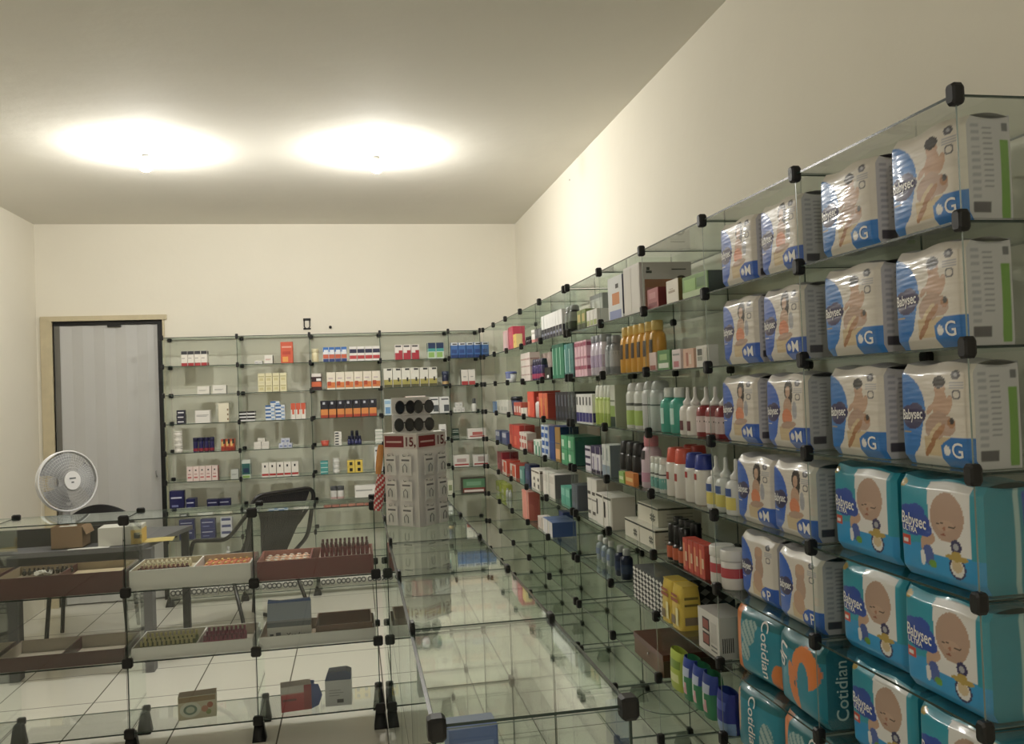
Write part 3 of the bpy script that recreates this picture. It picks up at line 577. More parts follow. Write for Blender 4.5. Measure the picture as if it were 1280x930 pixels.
RS(3, 694, 718, 501, 6, (C, '#1e2028', [(.1,.5,.4,.9,'#6a7080'), (.2,.1,.6,.3,'#3c4458')]), 'black slim carton on the third side shelf', d=.1, h=.135)
RS(3, 720, 740, 504, 5, (C, '#e6e6e2', [(0,.04,1,.36,'#2e2a78'), (.2,.62,.6,.9,'#4a4a4a')]), 'white carton with violet foot on the third side shelf', h=.125)
RS(3, 741, 760, 490, 4, ('b','tall_cap','#a9c24a','#e3e6da',[(.3,.62,'#cddd84')]), 'lime green bottle with white cap on the third side shelf', 'lotion_bottle', 'bottle', h=.16)
RS(3, 762, 768, 489, 1, (C, '#cbd0bf', [(0,0,1,.24,'#1e3a28'), (0,.24,1,.5,'#8fae4c'), (0,.6,1,.64,'#7c8a70')], None, '#a8b095'), 'grey and green tall carton beside the lime bottles', d=.09, h=.16)
RS(3, 777, 797, 480, 2, ('b','aerosol','#d8ddd6','#c8ccc8',[(.08,.4,'#a3c25a'), (.5,.56,'#5c625c')]), 'white aerosol can with lime foot on the third side shelf', 'aerosol_can', 'aerosol can', h=.165)
RS(3, 797, 817, 479, 2, ('b','aerosol','#c6cbca','#b9bebc',[(.5,.53,'#55585a')]), 'silvery grey aerosol can beside the lime-footed cans', 'aerosol_can', 'aerosol can', h=.17)
RS(3, 819, 843, 492, 2, ('b','round','#3fb09c','#e4e8e4',[(.2,.55,'#bfe6dc',.5)]), 'sea green bottle with white cap on the third side shelf', 'mouthwash_bottle', 'bottle', h=.145)
RS(3, 844, 862, 492, 2, ('b','spray','#e6e2dc','#e6e4e0',[(.1,.3,'#6b3038',.5)]), 'white bottle with nozzle and wine square on the third side shelf', 'spray_bottle', 'bottle', h=.145)
RS(3, 864, 899, 492, 3, ('b','spray','#8e1f28','#e6e2de',[(.1,.42,'#d6c2c2',1.2), (.3,.33,'#333')]), 'dark red bottle with white nozzle nearest the diaper packs', 'spray_bottle', 'bottle', h=.145)
# fourth level
RS(4, 618, 634, 537, 2, (C, '#5a6690', [(.1,.5,.9,.9,'#c3c8d6')], None, '#525c88'), 'slate blue carton on the fourth side shelf by the corner', h=.075)
RS(4, 636, 648, 530, 2, (C, '#d23e2c', [(.1,.1,.5,.5,'#e86c4c')], '#b83428', '#b03028'), 'tall red carton on the fourth side shelf', d=.1, h=.135)
RS(4, 649, 658, 544, 3, (C, '#e0d6cc', [(.1,.1,.8,.4,'#c24a3c'), (.1,.6,.8,.8,'#c24a3c')]), 'white carton with red squares before the beige one', h=.1)
RS(4, 659, 665, 551, 1, (C, '#8a3c34', [(.2,.2,.8,.8,'#a5564c')]), 'short brick brown carton on the fourth side shelf', h=.06)
RS(4, 656, 666, 540, 1, (C, '#c9aea0', [(.1,.5,.9,.8,'#d8c4b8')]), 'dusty beige carton behind the brick brown one', ins=.12, h=.12)
RS(4, 667, 675, 553, 2, (C, '#dfe6dc', [(.5,0,1,.6,'#2a8a68'), (.1,.6,.6,.9,'#86b8a0')]), 'white and green carton beside the blue spiral ones', h=.075)
RS(4, 676, 685, 531, 2, (C, '#dfe6f0', [(0,.1,.8,.25,'#2a62b4'), (.2,.35,1,.5,'#2a62b4'), (0,.6,.8,.75,'#2a62b4'), (.2,.85,1,.95,'#2a62b4')]), 'tall white carton with stepped blue marks', h=.165)
RS(4, 686, 692, 531, 1, (C, '#1f3f80', [(0,.5,1,.54,'#30548f')]), 'deep blue carton among the gold and blue block', d=.09, h=.165)
RS(4, 693, 699, 532, 1, (C, '#9a742c', [(.1,.05,.9,.35,'#e0a868'), (0,.5,1,.53,'#2a3c60')], '#20406c', '#1e4474'), 'gold-fronted carton with blue side on the fourth side shelf', d=.1, h=.165)
RS(4, 701, 718, 552, 2, (C, '#3aa06a', [(0,.5,1,.53,'#1f7a50'), (.1,.6,.5,.85,'#c3e4c8'), (.1,.1,.5,.35,'#c3e4c8')], '#2a7a54', '#1f6f5c'), 'big green carton with white leaves on the fourth side shelf', d=.13, h=.13)
RS(4, 731, 738, 562, 1, (C, '#dcd8e4', [(0,.2,1,.3,'#3b2c58'), (0,.5,1,.6,'#3b2c58'), (0,.8,1,.9,'#3b2c58')], '#2c2040', '#4c3c68'), 'violet and white striped carton', d=.07, h=.105)
RS(4, 739, 750, 564, 2, (C, '#e0dde4', [(0,0,1,.12,'#2c2040'), (.3,.1,.6,.6,'#8c80a8'), (0,.72,1,1,'#3a2a5c')], '#3a2a5c'), 'white carton with violet crown on the fourth side shelf', d=.05, h=.11)
RS(4, 752, 762, 561, 2, (C, '#d8dcd8', [(0,0,1,.35,'#8fa0b0'), (.2,.5,.5,.9,'#aab4b4')], None, '#8c98a4'), 'pale grey carton beside the black aerosols', d=.07, h=.125)
RS(4, 770, 793, 548, 3, ('b','tall_cap','#17171a','#1c1c20',[(.25,.3,'#6c6c70')]), 'black bottle with long cap on the fourth side shelf', 'deodorant_bottle', 'bottle', h=.15)
RS(4, 773, 780, 592, 1, (C, '#8fbf58', [(.1,.3,.9,.6,'#dfe6c0')]), 'short lime carton in front of the black bottles', ins=.006, d=.02, h=.04)
RS(4, 781, 792, 593, 1, (C, '#d8862c', [(.1,.3,.9,.6,'#e8c070')]), 'short amber carton in front of the black bottles', ins=.006, d=.02, h=.045)
RS(4, 793, 808, 549, 1, ('b','lotion','#ddc6d4','#e38a98',[(.12,.3,'#c890a8'), (.55,.72,'#2a2428',.5)]), 'lilac talc bottle with pink cap on the fourth side shelf', 'talc_bottle', 'bottle', h=.18)
RS(4, 809, 825, 572, 3, ('b','flip','#dfe4de','#e4e2da',[(.0,.42,'#67b0a8'), (.5,.54,'#444')]), 'small white bottle with sea green foot on the fourth side shelf', 'lotion_bottle', 'bottle', h=.115)
RS(4, 827, 847, 560, 2, ('b','tall_cap','#e4e0d8','#df5438',[(.35,.5,'#a83a34',.3)]), 'white bottle with coral cap on the fourth side shelf', 'milk_bottle', 'bottle', h=.155)
RS(4, 850, 873, 571, 2, ('b','tall_cap','#e3e0d8','#23399a',[(.5,.62,'#b03030',.3)]), 'white bottle with royal blue cap on the fourth side shelf', 'milk_bottle', 'bottle', h=.148)
RS(4, 848, 866, 560, 2, ('b','tall_cap','#dcd8e0','#d8493c',None), 'coral-capped bottle standing behind the royal blue caps', 'milk_bottle', 'bottle', ins=.11, h=.155)
RS(4, 876, 912, 571, 3, ('b','spray','#dfe0de','#e6e6e2',[(.1,.32,'#e0d05c',1.0), (.34,.48,'#3a5aa0',.6)]), 'white bottle with tapered nozzle and yellow label', 'spray_bottle', 'bottle', h=.15)
# fifth level
RS(5, 617, 631, 563, 1, (C, '#8e2030', [(0,.5,1,.53,'#a83c4c'), (.1,.1,.5,.4,'#b8505c')], '#7c1c2c', '#84202e'), 'wine red carton on the fifth side shelf by the corner', d=.12, h=.13)
RS(5, 625, 646, 577, 2, (C, '#e0d2c8', [(.4,.1,1,.9,'#e0582c'), (.1,.2,.35,.5,'#a85c4c')], '#c03c2c', '#c8442c'), 'orange and white carton before the wine red one', d=.1, h=.085)
RS(5, 649, 655, 588, 1, (C, '#4f8f86', [(.1,.2,.6,.8,'#9cc4bc')]), 'small teal carton beside the navy one on the fifth side shelf', h=.09)
RS(5, 656, 662, 586, 1, (C, '#23305c', [(.2,.3,.8,.7,'#34447c')]), 'upright navy carton on the fifth side shelf', d=.06, h=.12)
RS(5, 664, 674, 594, 2, (C, '#e2ddd2', [(.6,.1,.9,.3,'#2c2422'), (.6,.45,.9,.6,'#2c2422'), (0,.85,1,.92,'#6c5a50')]), 'white carton with brown spots on the fifth side shelf', d=.1, h=.11)
RS(5, 678, 693, 599, 2, (C, '#e2ddd4', [(.1,.6,.9,.9,'#cfc9bf')], '#e4dfd6', '#7c7a80'), 'white carton with grey sides in the middle of the fifth side shelf', d=.13, h=.12)
RS(5, 701, 712, 614, 2, (C, '#4aa890', [(.1,.5,.9,.9,'#7cc4b0')]), 'small sea green carton before the dark slate one', d=.05, h=.085)
RS(5, 714, 722, 612, 1, (C, '#4c5268', [(.1,.1,.9,.3,'#5e6680')], '#3c4256', '#474d62'), 'dark slate carton on the fifth side shelf', d=.14, h=.115)
WB = [(0,.46,1,.5,'#8a8880'), (.1,.6,.7,.68,'#55504c'), (.1,.12,.7,.2,'#55504c')]
RS(5, 734, 745, 610, 2, (C, '#e4e1d8', WB, '#dedacf', '#cfcabe'), 'tall white carton with a dark line across, fifth side shelf', d=.12, h=.17)
RS(5, 745, 764, 633, 2, (C, '#e6e3da', [(0,.9,1,.97,'#5c5850'), (.05,.3,.25,.8,'#2e2a28')], '#e2ded4', '#d4d0c4'), 'lower white carton with dark edging in front of the tall pair', d=.1, h=.125, ins=.01)
RS(5, 768, 772, 634, 1, (C, '#c2b8ae', [(.2,.6,.8,.85,'#8a3c38'), (.2,.2,.8,.45,'#8a3c38')]), 'narrow upright carton with two brick red patches', d=.03, ins=.13, h=.11)
def syringe_box(nm, w, d, hh):
    s = MB(); s.box(-w/2, w/2, -d/2, d/2, 0, hh, paper('#dedac8'), {'t': paper('#d2d0be')}); G = paper('#3c4238')
    y = -d/2-.0006; s.poly([(-w/2, y, hh*.86), (w/2, y, hh*.86), (w/2, y, hh*.95), (-w/2, y, hh*.95)], G)
    x = w/2+.0006; s.poly([(x, -d/2, hh*.86), (x, d/2, hh*.86), (x, d/2, hh*.95), (x, -d/2, hh*.95)], G)
    for i in range(5):
        for j in range(5):
            if (i*3+j*5+i*j) % 2: s.poly([(w*(.12+i*.05), y, hh*(.2+j*.08)), (w*(.17+i*.05), y, hh*(.2+j*.08)), (w*(.17+i*.05), y, hh*(.28+j*.08)), (w*(.12+i*.05), y, hh*(.28+j*.08))], paper('#5a5a50'))
    for k in range(3): s.poly([(x, -d*.3, hh*(.25+k*.18)), (x, d*.3, hh*(.25+k*.18)), (x, d*.3, hh*(.29+k*.18)), (x, -d*.3, hh*(.29+k*.18))], paper('#9a9888'))
    return s.build(nm)
RS(5, 781, 819, 661, 2, ('fn', syringe_box), 'cream carton with green edge line, lower of the stacked pair', d=.17, h=.066, ins=.03, jit=.0)
z5 = LEV[5]+.0006
o = syringe_box('medicine_carton', .21, .16, .066); settle(o, 'cream carton with green edge line lying on top of two alike', 'box', None, (XR+.14, on(0, XR+.04, 803, 650).y, z5+.067), -math.pi/2)
RS(5, 829, 850, 655, 3, ('b','longcap','#241a18','#121212',[(.08,.4,'#c2582c')]), 'dark bottle with long black cap and orange label', 'syrup_bottle', 'bottle', h=.115, ins=.01)
RS(5, 836, 864, 655, 4, ('b','longcap','#201a1a','#101012',[(.08,.35,'#8a3c24')]), 'dark bottle in the second rank behind the orange labels', 'syrup_bottle', 'bottle', h=.115, ins=.075)
RS(5, 853, 880, 683, 4, (C, '#c8402c', [(.1,.1,.5,.85,'#e88a5c'), (.55,.3,.9,.6,'#e8c8a0')], None, '#a83828'), 'upright orange red carton in front of the dark bottles', d=.04, h=.095, ins=.008)
RS(5, 881, 908, 690, 2, ('b','jar','#e4e0dc','#e6e4e0',[(.3,.55,'#c4404c')]), 'white jar with rose red band nearest the diaper packs', 'supplement_jar', 'jar', h=.105, ins=.008)
# sixth level
RS(6, 619, 631, 600, 2, (C, '#c2cc3c', [(.2,.1,.8,.5,'#e4e6c0')]), 'lime yellow carton near the corner of the sixth side shelf', h=.07, ins=.09)
RS(6, 630, 637, 610, 2, ('b','round','#dde0dc','#e6e6e2',None), 'tiny white bottle beside the lime yellow cartons', 'dropper_bottle', 'bottle', h=.06, ins=.08)
RS(6, 652, 660, 612, 2, (C, '#e89080', [(.1,.1,.3,.9,'#f0b0a0')], '#e8a89c', '#d86858'), 'tall salmon carton on the sixth side shelf', d=.07, h=.165, ins=.012)
RS(6, 672, 677, 651, 2, (C, '#e0d6cc', [(.1,.1,.5,.9,'#b8988c')]), 'pale small carton before the blue ones', h=.06)
RS(6, 678, 690, 652, 2, (C, '#d8d6d8', [(0,.1,.3,.9,'#e6dcd0')], '#5c74a8', '#3c5c9c'), 'blue carton with pale front on the sixth side shelf', d=.13, h=.075, ins=.012)
RS(6, 699, 704, 655, 1, (C, '#3458a0', [(.1,.2,.9,.4,'#d8dce8')], '#2c4c90', '#24468c'), 'deep blue square carton ending the blue group', d=.06, h=.075, ins=.15)
RS(6, 741, 760, 668, 3, ('bc','round','#9fb0b8','#e6e8e4',[(.25,.5,'#7f92b0',1.0)]), 'clear bottle with white cap on the sixth side shelf', 'saline_bottle', 'bottle', h=.105, ins=.07)
RS(6, 764, 778, 684, 2, ('b','round','#1e2a4c','#dfe2e2',[(.2,.5,'#2f4068')]), 'midnight blue bottle with white cap on the sixth side shelf', 'saline_bottle', 'bottle', h=.12, ins=.05)
def check_box(nm, w, d, hh):
    s = MB(); A, Bk = paper('#e6e4de'), paper('#131314')
    s.box(-w/2, w/2, -d/2, d/2, 0, hh, Bk, {'t': paper('#5c5e60')})
    def dia(P, nu, nv, su, sv):
        s.poly([P(0, 0, .0004), P(1, 0, .0004), P(1, 1, .0004), P(0, 1, .0004)], Bk)
        for i in range(nu):
            for j in range(nv):
                cu, cv = (i+.5+(.0))/nu, (j+.5)/nv
                s.poly([P(cu, cv-.5/nv, .0008), P(cu+.5/nu, cv, .0008), P(cu, cv+.5/nv, .0008), P(cu-.5/nu, cv, .0008)], A)
    dia(lambda u, v, e: (-w/2+w*u, -d/2-e, hh*v), 9, 7, 1, 1)
    def dg(P, nu, nv):
        s.poly([P(0, 0, .0004), P(1, 0, .0004), P(1, 1, .0004), P(0, 1, .0004)], Bk)
        for i in range(nu):
            for j in range(nv):
                cu, cv = (i+.5)/nu, (j+.5)/nv
                s.poly([P(cu, cv-.42/nv, .0008), P(cu+.42/nu, cv, .0008), P(cu, cv+.42/nv, .0008), P(cu-.42/nu, cv, .0008)], paper('#8a8c8c'))
    dg(lambda u, v, e: (w/2+e, -d/2+d*u, hh*v), 6, 4)
    return s.build(nm)
RS(6, 790, 829, 714, 1, ('fn', check_box), 'black and white diamond-patterned box on the sixth side shelf', 'gift_box', 'box', d=.25, h=.115, ins=.012, jit=0)
def yellow_pack(nm, w, d, hh):
    s = MB(); Y = mat('#e2c22c', .3, bump=.25, scale=40)
    s.grid(lambda u, v: (w*.5*math.copysign(min(1, abs(math.cos(2*math.pi*u))**.4*1.0), math.cos(2*math.pi*u)), d*.5*math.copysign(abs(math.sin(2*math.pi*u))**.4, math.sin(2*math.pi*u))*(1-.25*v**4), hh*v), 28, 6, Y, wrap=True)
    s.box(-w*.48, w*.48, -d*.35, d*.35, hh*.97, hh, Y)
    for u0, v0, u1, v1, c in ((.15,.1,.5,.3,'#8c7a60'), (.15,.62,.85,.7,'#a8542c'), (.2,.74,.8,.8,'#a8542c'), (.6,.1,.85,.5,'#efe6a8')):
        s.poly([(-w/2+w*u0, -d/2-.002, hh*v0), (-w/2+w*u1, -d/2-.002, hh*v0), (-w/2+w*u1, -d/2-.002, hh*v1), (-w/2+w*u0, -d/2-.002, hh*v1)], paper(c))
    x = w/2+.002
    for v0, v1, c in ((.12,.3,'#8c7a60'), (.55,.6,'#7a6a20'), (.7,.76,'#7a6a20')): s.poly([(x, -d*.3, hh*v0), (x, d*.3, hh*v0), (x, d*.3, hh*v1), (x, -d*.3, hh*v1)], paper(c))
    return s.build(nm)
RS(6, 825, 849, 733, 2, ('fn', yellow_pack), 'yellow pouch box in front of the diamond-patterned one', 'cotton_pack', 'pack', d=.075, h=.135, ins=.006)
def picture_box(nm, w, d, hh):
    s = MB(); s.box(-w/2, w/2, -d/2, d/2, 0, hh, paper('#dedad4'), {'t': paper('#bcb8b2')})
    P = lambda u0, v0, u1, v1, c, k=1: s.poly([(-w/2+w*u0, -d/2-k*.0006, hh*v0), (-w/2+w*u1, -d/2-k*.0006, hh*v0), (-w/2+w*u1, -d/2-k*.0006, hh*v1), (-w/2+w*u0, -d/2-k*.0006, hh*v1)], paper(c))
    P(.22,.52,.55,.82,'#33282a'); P(.25,.56,.52,.78,'#a8564c',2); P(.22,.16,.55,.46,'#33282a'); P(.25,.2,.52,.42,'#a8564c',2); P(.62,.1,.9,.14,'#777'); P(.62,.2,.9,.24,'#777'); P(.62,.3,.9,.8,'#c8c4be')
    x = w/2+.0006
    for i in range(6): s.poly([(x, -d*.4+i*.006, hh*.15), (x, -d*.4+i*.006+.003, hh*.15), (x, -d*.4+i*.006+.003, hh*.5), (x, -d*.4+i*.006, hh*.5)], paper('#44403e'))
    return s.build(nm)
RS(6, 872, 899, 776, 1, ('fn', picture_box), 'white carton with two small dark pictures beside the yellow pouches', d=.09, h=.115, ins=.006)
# seventh level
def wood_box(nm, w, d, hh):
    r = empty(nm); s = MB(); Wd = mat('#6e5238', .45, vary=.3, scale=20, aniso=(1, 1, 8)); s.box(-w/2, w/2, -d/2, d/2, 0, hh*.72, Wd, {'r': mat('#463626', .5, vary=.3, scale=20)}); s.build('box_body', r)
    k = MB(); k.box(-w/2-.002, w/2+.002, -d/2-.002, d/2+.002, hh*.74, hh, mat('#5a2a1c', .3, vary=.3, scale=8)); k.build('lid', r)
    l = MB(); l.lathe([(.004, 0), (.004, .004)], STEEL, 8); o = l.build('catch', r, (0, -d/2, hh*.5)); o.rotation_euler = (math.pi/2, 0, 0)
    return r
RS(7, 792, 829, 793, 1, ('fn', wood_box), 'brown wooden box with reddish lid on the seventh side shelf', 'wooden_box', 'box', d=.24, h=.075, ins=.012, jit=0)
def pouch(cols, bulge=.5):
    def f(nm, w, d, hh):
        s = MB()
        def side(sg):
            def fn(u, v):
                t = (math.sin(math.pi*min(1, max(0, u)))**.3)*(.35+.65*math.sin(math.pi*(.12+.84*v))**.4)
                return (sg*(u-.5)*w*(1-.04*math.sin(math.pi*v)+.03*math.sin(9*v)), -sg*d/2*t-.0005*sg, hh*v)
            return fn
        n0 = len(s.f); s.grid(side(1), 12, 14, paper(cols[0])); 
        for fi in range(n0, len(s.f)):
            j, i = divmod(fi-n0, 12); v = (j+.5)/14; u = (i+.5)/12
            for (u0, v0, u1, v1, c) in cols[1:]:
                if u0 <= u <= u1 and v0 <= v <= v1: s.m[fi] = s.mi(plastic(c))
        s.grid(side(-1), 12, 14, plastic(cols[0]))
        return s.build(nm)
    return f
RS(7, 833, 848, 823, 1, ('fn', pouch(['#b8cc34', (.2,.2,.8,.45,'#e2e8a0'), (.1,.6,.9,.75,'#7fa02c')])), 'lime green pouch on the seventh side shelf', 'wipes_pouch', 'pouch', d=.05, h=.12, ins=.006)
RS(7, 849, 885, 842, 3, ('fn', pouch(['#2c8a5c', (0,.55,1,1,'#2c48a8'), (.2,.6,.8,.75,'#c8d4f0'), (.3,.15,.7,.45,'#e6a8b4'), (.3,.3,.5,.6,'#dfe8e0')])), 'blue and green soft pack in the row on the seventh side shelf', 'wipes_pack', 'pack', d=.06, h=.125, ins=.006)
RS(7, 890, 906, 868, 1, ('fn', pouch(['#2836a0', (0,0,1,.3,'#7fa4d8'), (.2,.6,.8,.75,'#5060c8')])), 'royal blue soft pack nearest the orange and teal bags', 'wipes_pack', 'pack', d=.06, h=.11, ins=.006)
# clear round dish on the eighth level
s = MB(); s.lathe([(.03, 0), (.085, .001), (.118, .016), (.120, .018), (.116, .018), (.084, .004), (.0005, .004)], CLEAR, 40, capt=False); s.tube([(.119*math.cos(2*math.pi*k/40), .119*math.sin(2*math.pi*k/40), .018) for k in range(40)], .0014, EDGE, 5, True)
o = s.build('clear_dish', None, tuple(on(2, LEV[8], 836, 884)+Vector((0, 0, .001)))); o.location.x = max(o.location.x, XR+.127)
tag(o, 'round clear plastic dish lying on the low side shelf', 'dish')

# ================================================================ DIAPER PACKS
def art_mat(name, rough, bump, ani, coat=.6):
    m = bpy.data.materials.new(name); m.use_nodes = True; nt = m.node_tree; b = nt.nodes['Principled BSDF']
    at = nt.nodes.new('ShaderNodeAttribute'); at.attribute_name = 'print'; nt.links.new(at.outputs['Color'], b.inputs['Base Color'])
    b.inputs['Roughness'].default_value = rough; b.inputs['Coat Weight'].default_value = coat; b.inputs['Coat Roughness'].default_value = .12
    tc = nt.nodes.new('ShaderNodeTexCoord'); mp = nt.nodes.new('ShaderNodeMapping'); n = nt.nodes.new('ShaderNodeTexNoise'); bp = nt.nodes.new('ShaderNodeBump')
    mp.inputs['Rotation'].default_value = (0, .45, 0); mp.inputs['Scale'].default_value = ani; n.inputs['Scale'].default_value = 1; n.inputs['Detail'].default_value = 2
    bp.inputs['Strength'].default_value = bump; bp.inputs['Distance'].default_value = .006
    nt.links.new(tc.outputs['Object'], mp.inputs[0]); nt.links.new(mp.outputs[0], n.inputs[0]); nt.links.new(n.outputs[0], bp.inputs['Height'])
    nt.links.new(bp.outputs[0], b.inputs['Normal']); nt.links.new(bp.outputs[0], b.inputs['Coat Normal'])
    return m
FILM = art_mat('printed_film', .35, .6, (10, 10, 48)); FILM2 = art_mat('printed_film_smooth', .38, .5, (12, 12, 22), .4)
def ell(u, v, cx, cy, rx, ry, r=0):
    a, b_ = u-cx, v-cy; c, s_ = math.cos(r), math.sin(r); a, b_ = a*c+b_*s_, -a*s_+b_*c
    return (a/rx)**2+(b_/ry)**2 < 1
P_ = {k: lin(v) for k, v in dict(cream='#ddd6cc', blue='#1f74c4', blue2='#2a5fc0', navy='#2a2358', hair='#1c100c', skin='#c4a088', skin2='#b89a88', grey='#a9a9b2', dgrey='#5d5d66', white='#e8e6e4',
     teal='#2598b0', cyan='#2a98d4', royal='#2348a8', red='#c8402c', gold='#b59a4c', orange='#e0803c', peach='#dd8a64', cloth='#a8764e', green='#6a9c34', dteal='#1d8499', sand='#d2bd98', side='#c6c4c8').items()}
def art_child(kind):
    def f(u, v):
        c = P_['cream']; B = P_['blue'] if kind == 'G' else P_['blue2']
        if u > .40 and v < .30+.0*u: c = P_['sand'] if v > .10 else P_['cream']
        # blue flank with a wavy edge
        edge = .43*math.sqrt(max(0, 1-((v-.55)/.38)**2)) if v > .55 else (.43-(.55-v)*.3 if v > .2 else .325-(.2-v))
        if u < edge and v < .93: c = B
        pass
        if u > .62 and v < .30 and ell(u, v, .95, .02, .42, .30): c = B
        # child
        if kind == 'G':
            if ell(u, v, .64, .58, .10, .17, -.15): c = P_['skin']
            if ell(u, v, .58, .40, .17, .13, .5) or ell(u, v, .72, .40, .11, .10): c = P_['skin2']
            if ell(u, v, .52, .27, .20, .06, .9): c = P_['sand']
            if ell(u, v, .60, .33, .13, .035, .7): c = P_['cloth']
            if ell(u, v, .47, .18, .12, .03, .8): c = P_['cloth']
            if ell(u, v, .50, .56, .07, .03, .8) or ell(u, v, .75, .60, .045, .10, -.4): c = P_['skin']
            if ell(u, v, .78, .43, .05, .05): c = P_['hair'] if ell(u, v, .79, .45, .03, .03) else P_['cloth']
            if ell(u, v, .64, .76, .075, .085): c = P_['skin']
            if ell(u, v, .63, .82, .085, .06): c = P_['hair']
        elif kind == 'M':
            if ell(u, v, .64, .80, .10, .13) or ell(u, v, .70, .72, .04, .12): c = P_['hair']
            if ell(u, v, .63, .77, .058, .075): c = P_['skin']
            if ell(u, v, .62, .56, .10, .13): c = P_['skin']
            if ell(u, v, .60, .42, .12, .12): c = P_['peach']
            if ell(u, v, .62, .32, .18, .05, .1): c = P_['skin2']
            if ell(u, v, .78, .52, .05, .12): c = P_['grey']
        else:
            if ell(u, v, .60, .74, .11, .12): c = P_['skin2']
            if ell(u, v, .62, .54, .11, .18): c = P_['skin2']
            if ell(u, v, .56, .33, .13, .16, .2): c = P_['skin']
            if ell(u, v, .60, .79, .11, .07): c = P_['skin']
        # badge
        if ell(u, v, .23, .50, .205, .10) or ell(u, v, .22, .455, .16, .10) or ell(u, v, .28, .53, .12, .09): c = P_['navy']
        if .07 < u < .20 and .315 < v < .335: c = P_['gold'] if kind == 'G' else P_['white']
        # seals
        if ell(u, v, .84, .885, .055, .045): c = P_['dgrey'] if not ell(u, v, .84, .885, .02, .02) else P_['grey']
        for k in range(3):
            if .77 < u < .93 and abs(v-.81+.022*k) < .006: c = P_['grey']
        if ell(u, v, .85, .70, .05, .05) and not ell(u, v, .85, .70, .035, .036): c = P_['dgrey']
        # shield
        if ell(u, v, .70, .165, .04, .05): c = P_['white']
        return c
    return f
def art_baby(u, v):
    c = P_['teal'] if v > .30+.10*math.sin(u*2.2) else P_['cyan']
    if .36 < u+.12*(v-.5)*0 < .90 and v > .30+.02*math.sin(9*u) and v < .985: c = P_['white']
    if u > .9: c = P_['teal'] if v > .3 else P_['cyan']
    if ell(u, v, .36, .62, .06, .42): c = P_['teal'] if v > .62 else c
    if ell(u, v, .64, .66, .195, .235, -.1): c = P_['skin2']
    if ell(u, v, .62, .58, .10, .05, .15): c = tuple(x*1.12 for x in P_['skin2'])
    if abs(v-.60-.1*(u-.62)) < .006 and .52 < u < .60: c = P_['hair']
    if abs(v-.57-.1*(u-.62)) < .006 and .66 < u < .74: c = P_['hair']
    if ell(u, v, .60, .49, .03, .012): c = lin('#8f4f40')
    if ell(u, v, .61, .55, .018, .02): c = lin('#a56f58')
    if ell(u, v, .42, .42, .08, .06, .6) or ell(u, v, .36, .36, .05, .08): c = P_['skin']
    for (x, y, a, b_) in ((.16,.60,.17,.12),(.30,.56,.14,.11),(.12,.53,.12,.09),(.26,.66,.12,.08),(.36,.50,.10,.07),(.22,.50,.16,.08)):
        if ell(u, v, x, y, a, b_) : c = P_['royal']
    if ell(u, v, .07, .93, .055, .035): c = P_['gold']
    if .04 < u < .17 and .30 < v < .41: c = P_['red'] if not (.07 < u < .14 and .335 < v < .375) else P_['white']
    if ell(u, v, .40, .26, .07, .10): c = lin('#4a5fa6')
    if ell(u, v, .33, .22, .03, .08): c = P_['white']
    if ell(u, v, .45, .18, .05, .04): c = P_['green']
    if ell(u, v, .74, .40, .062, .066): c = P_['navy'] if not ell(u, v, .74, .40, .03, .032) else P_['grey']
    if ell(u, v, .74, .20, .095, .105): c = P_['navy'] if not ell(u, v, .74, .20, .075, .085) else P_['white']
    if ell(u, v, .74, .22, .06, .06): c = P_['sand']
    if ell(u, v, .74, .295, .13, .03) or ell(u, v, .74, .31, .06, .05): c = P_['gold']
    return c
def art_side(kind):
    def f(u, v):
        if kind == 'baby':
            c = P_['dteal'] if u < .8 else lin('#22708f')
            if .56 < u < .66: c = lin('#a9c3c4')
            if .74 < u < .98 and .62 < v < .95: c = P_['royal']
            return c
        c = P_['side']
        if .10 < u < .28 and .12 < v < .95 and int(v*90) % 2: c = lin('#a3a2ac')
        if .34 < u < .56 and .30 < v < .88 and int(v*80) % 2: c = lin('#8f8e98')
        if .08 < u < .50 and .08 < v < .17: c = lin('#4a4650')
        if kind == 'G' and u > .74 and v < .76 and not (u > .94): c = P_['green'] if v > .02 else c
        if .8 < u < .95 and .84 < v < .93: c = P_['dgrey']
        return c
    return f
def bag_point(W, D, H, b):
    def front(u, v):
        u2, v2 = 2*u-1, 2*v-1
        y = -D/2 - b*(1-u2**4)*(1-v2**4) + .010*max(0, abs(v2)-.82)/.18*1.0 + .006*max(0, abs(u2)-.9)/.1
        x = (u-.5)*W*(1-.02*v2**8) ; z = H*(.002+.996*v) + .003*math.sin(9*u+2)*max(0, v2)**6
        return x, y, z
    return front
def grid_art(s_fn, painter, nu, nv, m):
    s = MB(); s.grid(s_fn, nu, nv, m); me = s.mesh('print')
    at = me.color_attributes.new('print', 'FLOAT_COLOR', 'POINT'); buf = []
    for j in range(nv+1):
        for i in range(nu+1): buf += [*painter(i/nu, j/nv), 1]
    at.data.foreach_set('color', buf); return me
TXT = {}
def lettering(txt, bold=.012, shear=0.0, col='#f2f0ee'):
    k = (txt, bold, shear, col)
    if k not in TXT: TXT[k] = text_mesh(txt, 1.0, mat(col, .4), shear, bold)
    return TXT[k]
def put_letters(root, front, W, H, txt, u, v, size, rot=0, bold=.012, shear=0.0, sx=1.0, off=.0012, nm='lettering', col='#f2f0ee'):
    c, s_ = math.cos(rot), math.sin(rot); me = lettering(txt, bold, shear, col).copy()
    for vt in me.vertices:
        x, z = vt.co.x*size*sx, vt.co.y*size; x, z = x*c-z*s_, x*s_+z*c
        p = front(u+x/W, v+z/H); vt.co = (p[0], p[1]-off, p[2])
    return link(nm, me, root)
PROTO = {}
